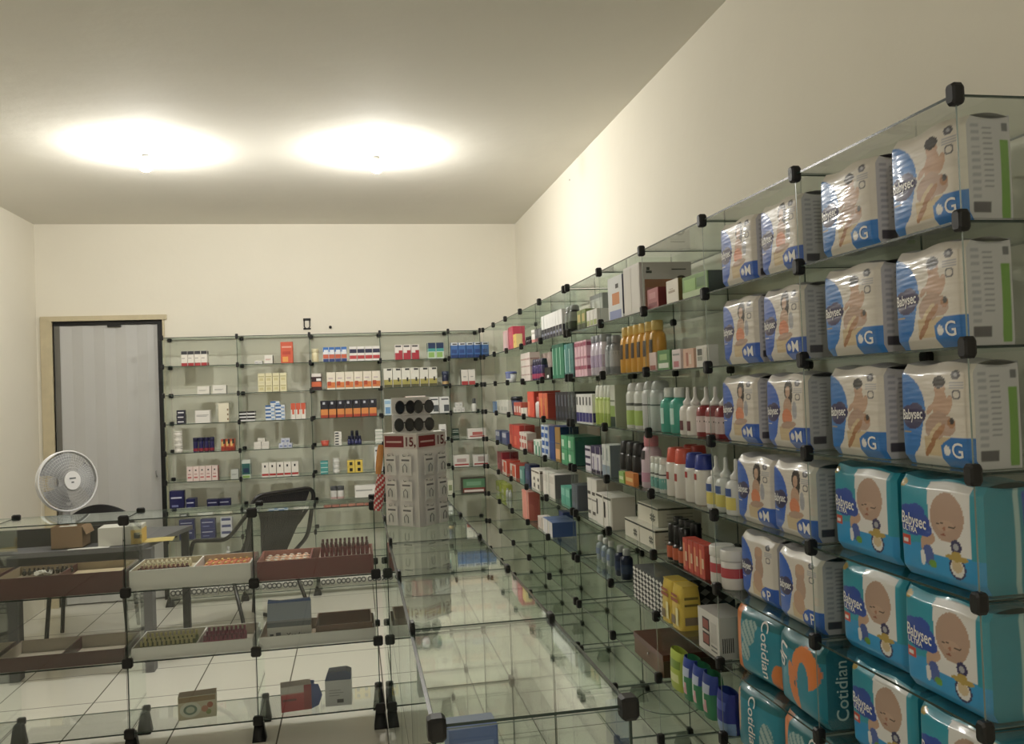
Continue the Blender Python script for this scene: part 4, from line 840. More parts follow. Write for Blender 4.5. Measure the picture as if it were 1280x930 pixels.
def diaper_pack(kind):
    if kind in PROTO: return copy_tree(PROTO[kind])
    W, D, H = dict(G=(.178, .09, .176), M=(.182, .085, .168), P=(.185, .09, .165), baby=(.208, .10, .178))[kind]
    r = empty('diaper_pack'); fr = bag_point(W, D, H, .008 if kind != 'baby' else .006); art = art_baby if kind == 'baby' else art_child(kind); film = FILM2 if kind in ('baby', 'P') else FILM
    link('front_print', grid_art(fr, art, 84, 80, film), r)
    x = W/2
    base = mat('#1f8ea4' if kind == 'baby' else '#cfcdd0', .35, bump=.6, scale=30, coat=.4)
    sd = lambda u, v: (lambda p: (p[0]+.004*math.sin(math.pi*u)*math.sin(math.pi*v), p[1]+(D/2-p[1]-.0)*u*1.0, p[2]-.004*math.sin(math.pi*u)*(v > .97)))(fr(1, v))
    link('side_print', grid_art(sd, art_side(kind), 28, 60, FILM2), r)
    s = MB()
    s.grid(lambda u, v: (lambda p: (p[0]-.004*math.sin(math.pi*(1-u))*math.sin(math.pi*v), p[1]+(D/2-p[1])*(1-u), p[2]))(fr(0, v)), 6, 12, base)
    s.grid(lambda u, v: ((.5-u)*W, D/2, H*(.002+.996*v)), 6, 6, base)
    s.grid(lambda u, v: (lambda p: (p[0], p[1]+(D/2-p[1])*v, p[2]+.006*math.sin(math.pi*v)*(.6+.4*math.sin(20*u))))(fr(u, 1)), 16, 6, base)
    s.grid(lambda u, v: (lambda p: (p[0], p[1]+(D/2-p[1])*(1-v), p[2]))(fr(u, 0)), 10, 3, base)
    s.build('wrapper', r)
    if kind == 'baby':
        put_letters(r, fr, W, H, 'Babysec', .225, .565, .031, -.06, .016, 0, .72)
        put_letters(r, fr, W, H, 'ULTRA', .17, .475, .014, -.05, .02, nm='size_lettering')
    else:
        put_letters(r, fr, W, H, 'Babysec', .225, .50, .0255, .05, .018, .1, .72)
        put_letters(r, fr, W, H, kind, .84, .165, .036, 0, .01, nm='size_lettering')
    PROTO[kind] = r
    return r
def PACK(lv, xn, py, kind, label, ins=.012, tilt=0.0, group=None):
    o = diaper_pack(kind); W, D = dict(G=(.178, .09), M=(.182, .085), P=(.185, .09), baby=(.208, .10))[kind]
    y = on(0, XR+ins, xn, py).y
    tag(o, label, 'diaper pack', group); o.location = (XR+ins+D/2+.008, y+W/2, LEV[lv]+.001); o.rotation_euler = (0, 0, -math.pi/2+tilt)
PACK(1, 1196, 205, 'G', 'blue and white diaper pack on the top shelf beside the end pane', tilt=.05)
PACK(1, 1086, 255, 'G', 'blue and white diaper pack on the top shelf, next one in from the end pane', tilt=.03)
PACK(2, 1200, 365, 'G', 'blue and white diaper pack on the second shelf beside the end pane')
PACK(2, 1092, 385, 'G', 'blue and white diaper pack on the second shelf, next one in from the end pane', tilt=.04)
PACK(3, 1209, 520, 'G', 'blue and white diaper pack on the third shelf beside the end pane')
PACK(3, 1098, 510, 'G', 'blue and white diaper pack on the third shelf, next one in from the end pane')
for lv, xn, py, lab in ((1, 996, 290, 'top'), (2, 1000, 405, 'second'), (3, 1004, 510, 'third'), (4, 1014, 625, 'fourth')):
    PACK(lv, xn, py, 'M', 'smaller blue pack with a peach-clothed girl on the %s shelf, nearer of two' % lab)
for lv, xn, py, lab in ((1, 938, 310, 'top'), (2, 941, 412, 'second'), (3, 940, 510, 'third'), (4, 961, 612, 'fourth')):
    PACK(lv, xn, py, 'M', 'smaller blue pack with a peach-clothed girl on the %s shelf, farther of two' % lab, tilt=.03)
PACK(5, 1022, 745, 'P', 'blue pack with a bare baby above the orange and teal bags, nearer of two', ins=.02)
PACK(5, 966, 718, 'P', 'blue pack with a bare baby above the orange and teal bags, farther of two', ins=.03)
for lv, xn, py, lab, ins in ((4, 1222, 672, 'uppermost row beside the end pane', .014), (4, 1115, 645, 'uppermost row, second from the end pane', .03), (5, 1230, 835, 'middle row beside the end pane', .014), (5, 1126, 775, 'middle row, second from the end pane', .035), (6, 1252, 980, 'lowest row beside the end pane', .014), (6, 1140, 910, 'lowest row, second from the end pane', .035)):
    PACK(lv, xn, py, 'baby', 'teal diaper pack with a sleeping baby, '+lab, ins)
# adult diaper bags
def art_adult(var):
    def f(u, v):
        c = lin('#1b8aa4')
        if v > .8: c = lin('#16707c')
        if var == 0:
            if u < .17: c = P_['orange']
            if ell(u, v, .34, .66, .15, .18) or ell(u, v, .28, .38, .10, .14) or ell(u, v, .44, .78, .10, .08): c = lin('#a9c0bf') if int(u*30+v*17) % 3 else lin('#5c8f96')
            if ell(u, v, .92, .12, .13, .26): c = P_['orange']
        elif var == 1:
            if ell(u, v, .70, .66, .27, .26) and not ell(u, v, .66, .48, .12, .24): c = P_['orange']
            if ell(u, v, .44, .36, .09, .30, .25): c = P_['orange']
            if ell(u, v, .48, .40, .02, .04): c = lin('#2b5560')
        else:
            if ell(u, v, .08, .6, .06, .32): c = lin('#d8a884')
            if ell(u, v, .72, .35, .14, .28): c = lin('#a9c0bf') if int(u*25+v*15) % 3 else lin('#5c8f96')
        return c
    return f
def adult_bag(var, W, D, H, label, at, tilt=0.0, rows=('Cotidian',)):
    r = empty('adult_diaper_bag'); fr = bag_point(W, D, H, .016)
    link('front_print', grid_art(fr, art_adult(var), 60, 60, FILM2), r)
    base = mat('#157288', .35, bump=.6, scale=26, coat=.3); s = MB()
    sd = lambda sg: (lambda u, v: (lambda p: (p[0]+sg*.008*math.sin(math.pi*u)*math.sin(math.pi*v), p[1]+(D/2-p[1])*u, p[2]))(fr(1 if sg > 0 else 0, v)))
    s.grid(sd(1), 8, 14, base); s.grid(lambda u, v: sd(-1)(1-u, v), 8, 14, base)
    s.grid(lambda u, v: ((.5-u)*W, D/2, H*(.002+.996*v)), 6, 6, base)
    s.grid(lambda u, v: (lambda p: (p[0], p[1]+(D/2-p[1])*v, p[2]+.012*math.sin(math.pi*v)*(.6+.4*math.sin(16*u))))(fr(u, 1)), 16, 6, base)
    s.grid(lambda u, v: (lambda p: (p[0], p[1]+(D/2-p[1])*(1-v), p[2]))(fr(u, 0)), 10, 3, base); s.build('wrapper', r)
    if var == 0: put_letters(r, fr, W, H, 'Cotidian', .70, .52, .042, -math.pi/2, .012, off=.002)
    if var == 1:
        put_letters(r, fr, W, H, 'Up', .22, .72, .05, -math.pi/2, .012, .3, off=.002)
        q = lettering('Cotidian', .008, 0, '#a9c9c8').copy()
        for vt in q.vertices: vt.co = (W/2+.0125, -.040-vt.co.y*.040, H*.5+vt.co.x*.038)
        link('side_lettering', q, r)
    if var == 2: put_letters(r, fr, W, H, 'Cotidian', .42, .5, .042, -math.pi/2, .012, off=.002)
    tag(r, label, 'adult diaper bag'); r.location = at; r.rotation_euler = (0, 0, -math.pi/2+tilt)
adult_bag(0, .215, .13, .178, 'teal bag with orange edge lying under the blue baby packs, farther of two', (XR+.10, 2.02, LEV[6]+.001), .10)
adult_bag(1, .20, .15, .178, 'teal bag with orange ring, nearer of the two under the blue baby packs', (XR+.10, 1.79, LEV[6]+.001), -.04)
adult_bag(2, .20, .14, .176, 'teal bag with a bare arm picture on the seventh shelf beside the royal blue pack', (XR+.10, 2.03, LEV[7]+.001), .12)
adult_bag(0, .21, .14, .178, 'teal bag on the seventh shelf directly under the orange ring bag', (XR+.10, 1.79, LEV[7]+.001), 0)

# ================================================================ LOW COUNTER STOCK
def tray(x0, x1, z, hh, col, label, splits=(), inner=None, y0=CF+.012, y1=CB_-.012):
    r = empty('display_tray', ((x0+x1)/2, (y0+y1)/2, z+.0008)); tag(r, label, 'tray'); w, d = x1-x0, y1-y0; A = paper(col); I = paper(inner or col); s = MB(); t = .005
    s.box(-w/2, w/2, -d/2, -d/2+t, 0, hh, A, {'b': I, 't': A}); s.box(-w/2, w/2, d/2-t, d/2, 0, hh, A, {'f': I})
    s.box(-w/2, -w/2+t, -d/2+t, d/2-t, 0, hh, A, {'r': I}); s.box(w/2-t, w/2, -d/2+t, d/2-t, 0, hh, A, {'l': I}); s.box(-w/2+t, w/2-t, -d/2+t, d/2-t, 0, .004, I)
    s.build('tray_body', r)
    for q in splits:
        k = MB(); k.box(-w/2+w*q-t*.6, -w/2+w*q+t*.6, -d/2+t, d/2-t, .004, hh-.002, A); k.build('divider', r)
    return r
DR = '#541a1e'; z1, z2, z3 = CL[1], CL[2], CL[3]
tray(-1.92, -1.44, z1, .085, DR, 'dark red display tray on the upper shelf, cut off by the picture edge', (.5,), '#b09a80')
tray(-1.42, -.945, z1, .085, DR, 'dark red display tray in front of the cardboard box, upper counter shelf', (.48,), '#a89678')
tray(-.92, -.445, z1, .080, '#f0efec', 'white display tray of brown sweets and orange packets on the upper shelf', (.52,), '#cbbd9e')
tray(-.42, .06, z1, .080, '#7c2830', 'maroon display tray of shiny sweets on the upper shelf', (.45,), '#c08a80')
tray(-1.92, -1.44, z2, .055, '#481618', 'dark red empty tray on the lower shelf, cut off by the picture edge', (.5,), '#b5aa98')
tray(-1.42, -.945, z2, .055, '#481618', 'dark red empty two-part tray on the lower counter shelf', (.5,), '#b5aa98')
tray(-.92, -.445, z2, .050, '#f0efec', 'white tray of green and magenta varnish bottles on the lower shelf', (.53,), '#b9b2a0')
tray(-.42, .06, z2, .050, '#f0efec', 'white tray holding a tall flat pack and an orange packet', (), '#a08c78')
def sweets(pts, col, col2, label, group, cat='sweet', name='wrapped_sweet', r=.009, h=.016):
    s = MB(); s.lathe([(r*.5, 0), (r, h*.2), (r*.95, h*.7), (r*.5, h)], mat(col, .25), 8); s.lathe([(r*.35, h), (r*.7, h*1.3), (r*.2, h*1.5)], mat(col2, .3), 6); me = s.mesh('sweet')
    for p in pts:
        o = link(name, me, None, p, random.uniform(0, 3)); tag(o, label, cat, group)
tz = z1+.006
sweets([(-1.37+.018*i, 3.86+.004*(i % 3), z1+.062) for i in range(11)], '#2c2622', '#4a3c30', 'small dark brown stick-up sweet at the back of the dark red tray', 'dark sweets in the dark red tray', h=.02)
# raised inner cards that carry the sweets
def card(x0, x1, y0, y1, z, ht, col, label):
    s = MB(); s.box(x0, x1, y0, y1, z, z+ht, paper(col)); o = s.build('inner_tray'); tag(o, label, 'box'); return o
card(-1.39, -1.215, 3.72, 3.93, z1+.0055, .055, '#8c7a64', 'low tan box filling half the dark red tray')
card(-1.185, -.955, 3.70, 3.93, z1+.0055, .050, '#c9b794', 'low cream box filling the other half of the dark red tray')
card(-.905, -.69, 3.70, 3.93, z1+.0055, .048, '#cfc2a8', 'low cream box under the brown and gold sweets')
card(-.655, -.46, 3.70, 3.93, z1+.0055, .052, '#d09070', 'low orange box inside the white tray')
card(-.405, -.21, 3.70, 3.93, z1+.0055, .05, '#a8604c', 'low rust box under the shiny sweets in the maroon tray')
card(-.17, .05, 3.70, 3.93, z1+.0055, .06, '#c0a29a', 'low pinkish box under the dark red bottles in the maroon tray')
s = MB(); rr = random.Random(3)
pts = [[(-1.29+.055*(i/7-.5)+rr.uniform(-.006,.006), 3.84+.05*(j/5-.5)+rr.uniform(-.006,.006), z1+.064+rr.uniform(0,.02)) for i in range(8)] for j in range(6)]
for j in range(5):
    for i in range(7): s.poly([pts[j][i], pts[j][i+1], pts[j+1][i+1], pts[j+1][i]], paper('#e8e4dc'))
o = s.build('crumpled_paper'); tag(o, 'crumpled scrap of white paper lying in the dark red tray', 'paper')
sol = o.modifiers.new('thick', 'SOLIDIFY'); sol.thickness = .002
sweets([(-.895+.018*i+.004*(j % 2), 3.74+.026*j, z1+.056) for i in range(11) for j in range(3)], '#4a241c', '#7c3a28', 'brown wrapped sweet in the front ranks of the white tray', 'brown sweets in the white tray')
sweets([(-.89+.019*i+.005*(j % 2), 3.825+.028*j, z1+.056) for i in range(10) for j in range(3)], '#d9c9a0', '#efe6c8', 'cream and gold wrapped sweet in the rear ranks of the white tray', 'cream sweets in the white tray', h=.02)
def sachets(x0, x1, y0, y1, nx, ny, z, cols, label, group, ang=0):
    s = MB(); w, d = (x1-x0)/nx*.9, (y1-y0)/ny*.9
    s.grid(lambda u, v: ((u-.5)*w, (v-.5)*d, .004+.007*math.sin(math.pi*u)*math.sin(math.pi*v)), 4, 4, mat(cols[0], .2)); s.box(-w/2, w/2, -d/2, d/2, 0, .004, mat(cols[0], .2)); s.box(-w*.2, w*.2, -d*.2, d*.2, .009, .0125, mat(cols[1], .25)); me = s.mesh('sachet')
    for i in range(nx):
        for j in range(ny): tag(link('sweet_packet', me, None, (x0+(x1-x0)*(i+.5)/nx, y0+(y1-y0)*(j+.5)/ny, z), ang), label, 'packet', group)
sachets(-.65, -.47, 3.76, 3.92, 7, 2, z1+.0585, ('#d8703c', '#e8b848'), 'flat orange packet with yellow middle in the white tray', 'orange packets in the white tray')
sachets(-.40, -.215, 3.71, 3.92, 6, 4, z1+.0565, ('#d9a588', '#f2ece4'), 'shiny white and coral packet in the maroon tray', 'shiny packets in the maroon tray', .5)
def polish(x0, x1, y0, y1, nx, ny, z, body, cap, label, group, hh=.05, r=.0085):
    f = None
    for i in range(nx):
        for j in range(ny):
            if f is None: f = o = bottle('nail_varnish', 2*r, 2*r, hh, 'dropper', body, cap, seg=8)
            else: o = copy_tree(f)
            settle(o, label, 'nail varnish bottle', group, (x0+(x1-x0)*(i+.5)/nx, y0+(y1-y0)*(j+.5)/ny, z), 0)
polish(-.165, .045, 3.74, 3.92, 11, 2, z1+.067, '#7c2030', '#5c2a30', 'dark red varnish bottle with maroon cap in the maroon tray', 'dark red varnish bottles', .06)
polish(-.905, -.69, 3.72, 3.90, 12, 3, z2+.0055, '#6c7434', '#d4cc84', 'olive varnish bottle with pale yellow cap in the white tray', 'olive varnish bottles', .055)
polish(-.655, -.49, 3.72, 3.90, 9, 3, z2+.0055, '#b8386c', '#94305c', 'magenta varnish bottle in the white tray', 'magenta varnish bottles', .058)
# tall flat pack in the lower tray
r = empty('shaver_pack', (-.30, 3.745, z2+.0056)); tag(r, 'tall white pack with blue folded top and dark lettering, lower counter shelf', 'pack')
s = MB(); s.box(-.09, .09, -.02, .02, 0, .075, paper('#dcdcd8')); s.box(-.09, .09, -.02, .035, .075, .10, paper('#8e949c')); s.build('box_body', r)
s = MB(); s.prism([(-.02, .10), (.035, .10), (.03, .165), (.02, .165)], -.09, .09, paper('#9aa8bc'), 'yz'); s.build('raised_back', r)
s = MB(); s.box(-.09, .09, -.0215, -.0205, .072, .092, paper('#5c6470')); s.prism([(-.09, .165), (.09, .165), (.086, .178), (-.04, .172), (-.088, .18)], .018, .032, paper('#4668a8')); s.build('blue_flap', r)
place_text(lettering('Xandrox', .012, 0, '#22222a'), 'lettering', r, Matrix.Translation((.035, -.0215, .035)) @ M_FRONT @ Matrix.Scale(.026, 4))
s = MB(); s.box(-.08, -.065, -.0208, -.0202, .025, .045, paper('#3a3a44')); s.box(-.055, -.035, -.0208, -.0202, .025, .05, paper('#5a5a64')); s.build('printed_marks', r)
s = MB()
for (xa, xb, ya, yb) in ((-.19, .045, 3.70, 3.705), (-.19, .045, 3.915, 3.92), (-.19, -.185, 3.705, 3.915), (.04, .045, 3.705, 3.915)): s.box(xa, xb, ya, yb, z2+.0056, z2+.075, paper('#74503c'), )
s.box(-.185, .04, 3.705, 3.915, z2+.0056, z2+.012, paper('#9a8674')); o = s.build('open_carton'); tag(o, 'open brown-edged carton holding orange packets, lower counter shelf', 'box')
sachets(-.12, -.02, 3.76, 3.86, 3, 2, z2+.0135, ('#e0743c', '#e8a060'), 'glossy orange packet in the open brown carton', 'orange packets in the open carton', .3)
# bottom shelf
def art_tin(nm, w, d, hh):
    r = empty(nm); s = MB(); s.box(-w/2, w/2, -d/2, d/2, 0, hh, paper('#cfc7a8'), {'t': paper('#8a6a3c')}); s.build('box_body', r)
    s = MB(); s.box(-w*.48, w*.48, -d/2-.001, -d/2, hh*.75, hh*.97, paper('#9a7c4c')); n = 18
    for R, c, y in ((.34, '#dfe0d0', .0015), (.22, '#6f8a78', .002), (.14, '#c8d0bc', .0025)): s.poly([(-w*.18+hh*R*1.3*math.cos(2*math.pi*k/n), -d/2-y, hh*.42+hh*R*math.sin(2*math.pi*k/n)) for k in range(n)], paper(c))
    for (x, z, a, c) in ((.2, .4, .09, '#c88a6a'), (.34, .55, .08, '#b0603c'), (.3, .25, .07, '#8fa058')): s.poly([(w*x+w*a*math.cos(2*math.pi*k/n), -d/2-.0015, hh*z+hh*a*1.6*math.sin(2*math.pi*k/n)) for k in range(n)], paper(c))
    s.build('front_picture', r); return r
o = art_tin('picture_carton', .15, .07, .095); settle(o, 'pale carton with a round plate picture on the bottom counter shelf', 'box', None, (-.69, 3.80, z3+.001), .1)
def flap_carton(nm, w, d, hh, base, top, decals, flap_side):
    r = empty(nm); s = MB(); s.box(-w/2, w/2, -d/2, d/2, 0, hh, paper(base), {'t': paper(top)})
    for n, (u0, v0, u1, v1, c) in enumerate(decals): y = -d/2-.0006*(n+1); s.poly([(-w/2+w*u0, y, hh*v0), (-w/2+w*u1, y, hh*v0), (-w/2+w*u1, y, hh*v1), (-w/2+w*u0, y, hh*v1)], paper(c))
    s.build('box_body', r); k = MB()
    if flap_side: k.prism([(w/2, 0), (w/2+.03, .012), (w/2+.045, hh*.5), (w/2+.03, hh*.95), (w/2, hh)], -d/2, -d/2+.003, paper('#2f4c9a')); k.prism([(w/2, 0), (w/2+.016, .006), (w/2+.016, hh*.97), (w/2, hh)], d*.2, d*.2+.003, paper('#3a58a8'))
    else: k.prism([(-w/2, hh), (-w*.38, hh+.034), (w*.30, hh+.038), (w/2, hh+.028), (w/2, hh)], -d/2+.004, d/2, paper('#2c4478'))
    k.build('open_flap', r); return r
o = flap_carton('pharmacy_carton', .125, .07, .105, '#d9d4d0', '#b8a8a0', [(0,0,1,.68,'#c02c3c'), (.05,.42,.5,.5,'#7c2430'), (0,.68,1,.72,'#d88a8c'), (.75,0,1,1,'#a82c38')], True); settle(o, 'red and white carton with open blue side flap on the bottom counter shelf', 'box', None, (-.285, 3.77, z3+.001), .12)
o = flap_carton('pharmacy_carton', .11, .07, .108, '#d6d8dc', '#5a6a94', [(.15,.6,.6,.63,'#a4a8b0'), (.15,.5,.7,.53,'#a4a8b0'), (.15,.4,.55,.43,'#a4a8b0'), (.45,.12,.7,.26,'#4a4c54')], False); settle(o, 'white carton with blue tented top on the bottom counter shelf', 'box', None, (-.105, 3.78, z3+.001), -.05)
# blue carton seen in the near bay of the empty counter
o = carton('medicine_carton', .10, .07, .09, '#3c68b4', [(.1,.3,.9,.7,'#5c84c8')], '#4a74bc'); settle(o, 'blue carton inside the empty glass counter, under its front edge', 'box', None, (.212, 1.73, CL[1]+.001), .04)

# ================================================================ HOOK DISPLAY ON THE COUNTER
DXC, DYC, DZ0 = .212, 3.085, CL[0]+.0008
disp = empty('hook_display', (DXC, DYC, DZ0), math.pi/4); tag(disp, 'white four-sided cardboard hook display standing on the empty glass counter', 'display stand')
hw, HH = .078, .325; CARD = paper('#f0eeea')
s = MB(); s.box(-hw, hw, -hw, hw, 0, HH, CARD); s.build('column', disp)
s = MB(); s.box(-hw-.006, hw+.006, -hw-.006, hw+.006, HH, HH+.004, CARD); s.build('top_tray', disp)
for k, (a) in enumerate((0, -math.pi/2)):
    R = Matrix.Rotation(a, 4, 'Z')
    s = MB(); s.box(-hw, hw, -hw-.002, -hw-.0005, HH-.052, HH-.002, paper('#e4dcd6'), M=R); s.box(-hw+.006, hw*.22, -hw-.003, -hw-.0022, HH-.046, HH-.006, paper('#8c2028'), M=R)
    s.box(-hw+.014, hw*.1, -hw-.0036, -hw-.0031, HH-.030, HH-.024, paper('#d8b8b0'), M=R)
    s.build('price_header', disp)
    place_text(lettering('15,', .02, 0, '#6c141c'), 'price_lettering', disp, R @ Matrix.Translation((hw*.62, -hw-.0045, HH-.028)) @ M_FRONT @ Matrix.Scale(.045, 4))
hook_me = None
for a, side in ((0, 'a'), (-math.pi/2, 'b')):
    for row_ in range(3):
        for c_ in (-1, 1):
            x = c_*hw*.46; z = HH-.075-row_*.088
            R = Matrix.Rotation(a, 4, 'Z')
            k = MB(); q = [(x, -hw, z), (x, -hw-.028, z), (x, -hw-.030, z+.006)]; k.tube([tuple(R @ Vector(p)) for p in q], .0014, STEEL, 6); k.build('hook', disp)
            card_ = MB(); W2, H2 = .026, .066
            card_.box(-W2, W2, -.001, 0, -H2, .0, paper('#f2f0ec')); card_.prism([(-W2*.5, 0), (W2*.5, 0), (W2*.35, .01), (-W2*.35, .01)], -.001, 0, paper('#e2dfda'))
            o = empty('earphone_pack'); b1 = card_.build('backing_card', o)
            bl = MB(); bl.grid(lambda u, v: ((u-.5)*W2*1.5, -.002-.011*(math.sin(math.pi*u)*math.sin(math.pi*v))**.4, -H2*.95+H2*.62*v), 8, 8, CLEAR); bl.build('blister', o)
            g = MB(); g.tube([(-.008, -.005, -.055), (-.009, -.006, -.035), (0, -.006, -.026), (.009, -.006, -.035), (.008, -.005, -.055)], .0016, plastic('#8c8c8c')); g.box(-.018, .018, -.0016, -.001, -.016, -.010, paper('#7a7a7c')); g.build('earphone_cable', o)
            Q = disp.location + Matrix.Rotation(math.pi/4+a, 3, 'Z') @ Vector((x, -hw-.016, z-.002))
            lab = ('upper', 'middle', 'lower')[row_]; fc = 'face toward the shop floor' if a == 0 else 'face toward the shelves'
            settle(o, 'white carded earphone pack, %s hook %s on the display %s' % (lab, 'outer' if (c_ < 0) == (a == 0) else 'inner', 'side by the candy trays' if a == -math.pi/2 else 'side by the diaper shelves'), 'earphone pack', None, tuple(Q), math.pi/4+a)
# sunglasses on top
def sunglasses(loc, rz, label, frame='#141416', tilt=0):
    r = empty('sunglasses', loc, rz); tag(r, label, 'sunglasses', None); n = 16; F = plastic(frame)
    for sx in (-1, 1):
        s = MB(); pts = [(sx*.032+.027*math.cos(2*math.pi*k/n), 0, .024+.022*math.sin(2*math.pi*k/n)) for k in range(n)]; s.tube(pts, .0028, F, 6, True); s.build('rim', r)
        s = MB(); s.prism([(sx*.032+.026*math.cos(2*math.pi*k/n), .024+.021*math.sin(2*math.pi*k/n)) for k in range(n)], -.001, .001, plastic('#1c2226', .08)); s.build('lens', r)
        s = MB(); s.tube([(sx*.058, .001, .034), (sx*.058, .006+.003*sx, .034), (-sx*.02, .010+.004*sx, .030), (-sx*.045, .010+.004*sx, .018)], .002, F, 6); s.build('temple', r)
    s = MB(); s.tube([(-.008, 0, .030), (0, -.002, .033), (.008, 0, .030)], .0022, F, 6); s.build('bridge', r)
    return r
TZ = DZ0+HH+.0046
st = MB(); st.box(-.07, .07, .0, .006, 0, .125, CARD); st.box(-.07, .07, -.04, .0, 0, .003, CARD); st.box(-.068, .068, -.012, 0, .062, .066, CARD)
o = st.build('sunglasses_rack', None, (DXC-.01, DYC-.005, TZ), .15); tag(o, 'small white card rack on top of the hook display behind the sunglasses', 'rack')
for dx, dz, rz, lab in ((-.028, .004, .15, 'dark sunglasses on the lower step of the rack, nearer the snack packs'), (.042, .004, .1, 'dark sunglasses on the lower step of the rack, nearer the shelves'), (-.022, .0665, .2, 'dark sunglasses on the upper step of the rack, nearer the snack packs'), (.044, .0665, -.1, 'dark sunglasses on the upper step of the rack, nearer the shelves')):
    o = sunglasses((DXC-.01+dx, DYC-.020-(.03 if dz < .01 else .010)-abs(dx)*.0, TZ+dz), rz, lab); o.scale = (.6, .5, 1.0)
# hanging snack packs at the display's near corner
s = MB(); s.grid(lambda u, v: (.012*math.cos(2*math.pi*u)*(1-.3*abs(2*v-1)**4), .008*math.sin(2*math.pi*u)*(1-.9*abs(2*v-1)**6), .105*v), 12, 10, mat('#e8983c', .25, bump=.3, scale=60), wrap=True)
o = s.build('snack_pack', None, (DXC-.135, DYC-.02, DZ0+.185)); o.rotation_euler = (0, .12, 0); tag(o, 'narrow orange snack pack hanging above the red polka-dot one', 'snack pack')
s = MB(); n0 = 0
s.grid(lambda u, v: (.017*math.cos(2*math.pi*u)*(1-.3*abs(2*v-1)**4), .010*math.sin(2*math.pi*u)*(1-.9*abs(2*v-1)**6), .13*v), 14, 16, mat('#c83c3c', .3), wrap=True)
Wt = mat('#ece4de', .3)
for fi in range(len(s.f)):
    j, i = divmod(fi, 14)
    if (i+2*j) % 3 == 0: s.m[fi] = s.mi(Wt)
o = s.build('snack_pack', None, (DXC-.142, DYC-.02, DZ0+.055)); o.rotation_euler = (0, .14, 0); tag(o, 'red and white checked snack pack hanging beside the hook display', 'snack pack')

# ================================================================ DESK, FAN, CHAIRS
DG, DB = mat('#68686e', .45, vary=.05, scale=12), mat('#17181d', .5)
desk = empty('desk', (-1.5, 5.1, 0)); tag(desk, 'grey and black office desk behind the candy counter', 'desk'); ox, oy = -1.5, 5.1
def dbox(nm, x0, x1, y0, y1, z0, z1, m): s = MB(); s.box(x0-ox, x1-ox, y0-oy, y1-oy, z0, z1, m); return s.build(nm, desk)
s = MB(); s.prism([(-1.93-ox, 4.74-oy), (-1.12-ox, 4.74-oy), (-.98-ox, 5.40-oy), (-1.93-ox, 5.48-oy)], .725, .75, DG, 'xy'); s.build('desk_top', desk)
dbox('front_panel', -1.86, -1.14, 4.80, 4.815, .54, .725, DB); dbox('leg', -1.14, -1.08, 4.78, 4.86, FZ, .725, DG); dbox('leg', -1.86, -1.75, 4.82, 4.90, FZ, .725, DB); dbox('leg', -1.03, -.99, 5.30, 5.34, FZ, .725, DB)
dbox('rear_screen', -1.90, -1.16, 4.93, 4.945, .75, .845, DB)
# cardboard box, open
def cardboard(label, loc, w, d, hh, rz):
    r = empty('cardboard_box', loc, rz); tag(r, label, 'box'); K = mat('#8a6c4c', .7, vary=.08, scale=20); t = .004; s = MB()
    for a in ((-w/2, w/2, -d/2, -d/2+t), (-w/2, w/2, d/2-t, d/2), (-w/2, -w/2+t, -d/2+t, d/2-t), (w/2-t, w/2, -d/2+t, d/2-t)): s.box(*a, 0, hh, K)
    s.box(-w/2, w/2, -d/2, d/2, 0, t, K); s.build('box_body', r)
    f = MB(); f.poly([(w/2, -d/2, hh), (w/2, d/2, hh), (w/2+.02, d/2, hh-.045), (w/2+.02, -d/2, hh-.045)], K); f.poly([(w/2+.02, -d/2, hh-.047), (w/2+.02, d/2, hh-.047), (w/2, d/2, hh-.002), (w/2, -d/2, hh-.002)], K); f.build('flap', r); return r
cardboard('open brown cardboard box on the grey desk', (-1.49, 4.845, .754), .15, .14, .115, .0)
s = MB(); s.lathe([(.018, 0), (.018, .02), (.012, .026), (.012, .05)], STEEL, 14); o = s.build('metal_canister', None, (-1.485, 4.865, .8445)); tag(o, 'small shiny metal canister poking out of the cardboard box', 'canister')
s = MB(); s.box(-.05, .03, -.015, .015, 0, .022, paper('#dfddd8')); o = s.build('folded_note', None, (-1.485, 4.815, .8445)); tag(o, 'white slip of paper inside the cardboard box', 'paper')
cardf = MB(); cardf.box(-.062, .062, -.062, .062, 0, .085, paper('#8a6c4c')); o = cardf.build('brown_packet', None, (-1.49, 4.845, .7586), .0); tag(o, 'brown packet filling the bottom of the cardboard box', 'packet')
r = empty('ream_box', (-1.235, 4.845, .754), .04); tag(r, 'white and yellow paper box on the desk beside the cardboard one', 'box')
s = MB(); s.box(-.105, .105, -.07, .07, 0, .095, paper('#d8d6ce')); s.build('box_body', r)
s = MB(); s.box(.055, .1065, -.0715, .0715, -.0 +.001, .075, paper('#e0b838')); s.box(.07, .1, -.0722, -.0716, .03, .06, paper('#4a4a40')); s.box(.015, .03, -.0722, -.0716, .02, .028, paper('#444')); s.build('printed_band', r)
def sheet(label, loc, w, d, rz, col):
    s = MB(); s.grid(lambda u, v: ((u-.5)*w, (v-.5)*d, .0015+.004*math.sin(3*u)*math.sin(2.5*v)), 8, 8, paper(col)); s.box(-w/2, w/2, -d/2, d/2, 0, .001, paper(col)); o = s.build('paper_sheet', None, loc, rz); tag(o, label, 'paper')
sheet('loose white sheets on the desk under the boxes', (-1.38, 4.757, .7505), .20, .03, .0, '#dedcd6')
sheet('yellow envelope lying on the desk beside the white box', (-1.065, 4.90, .7505), .15, .13, .1, '#cdb75c')
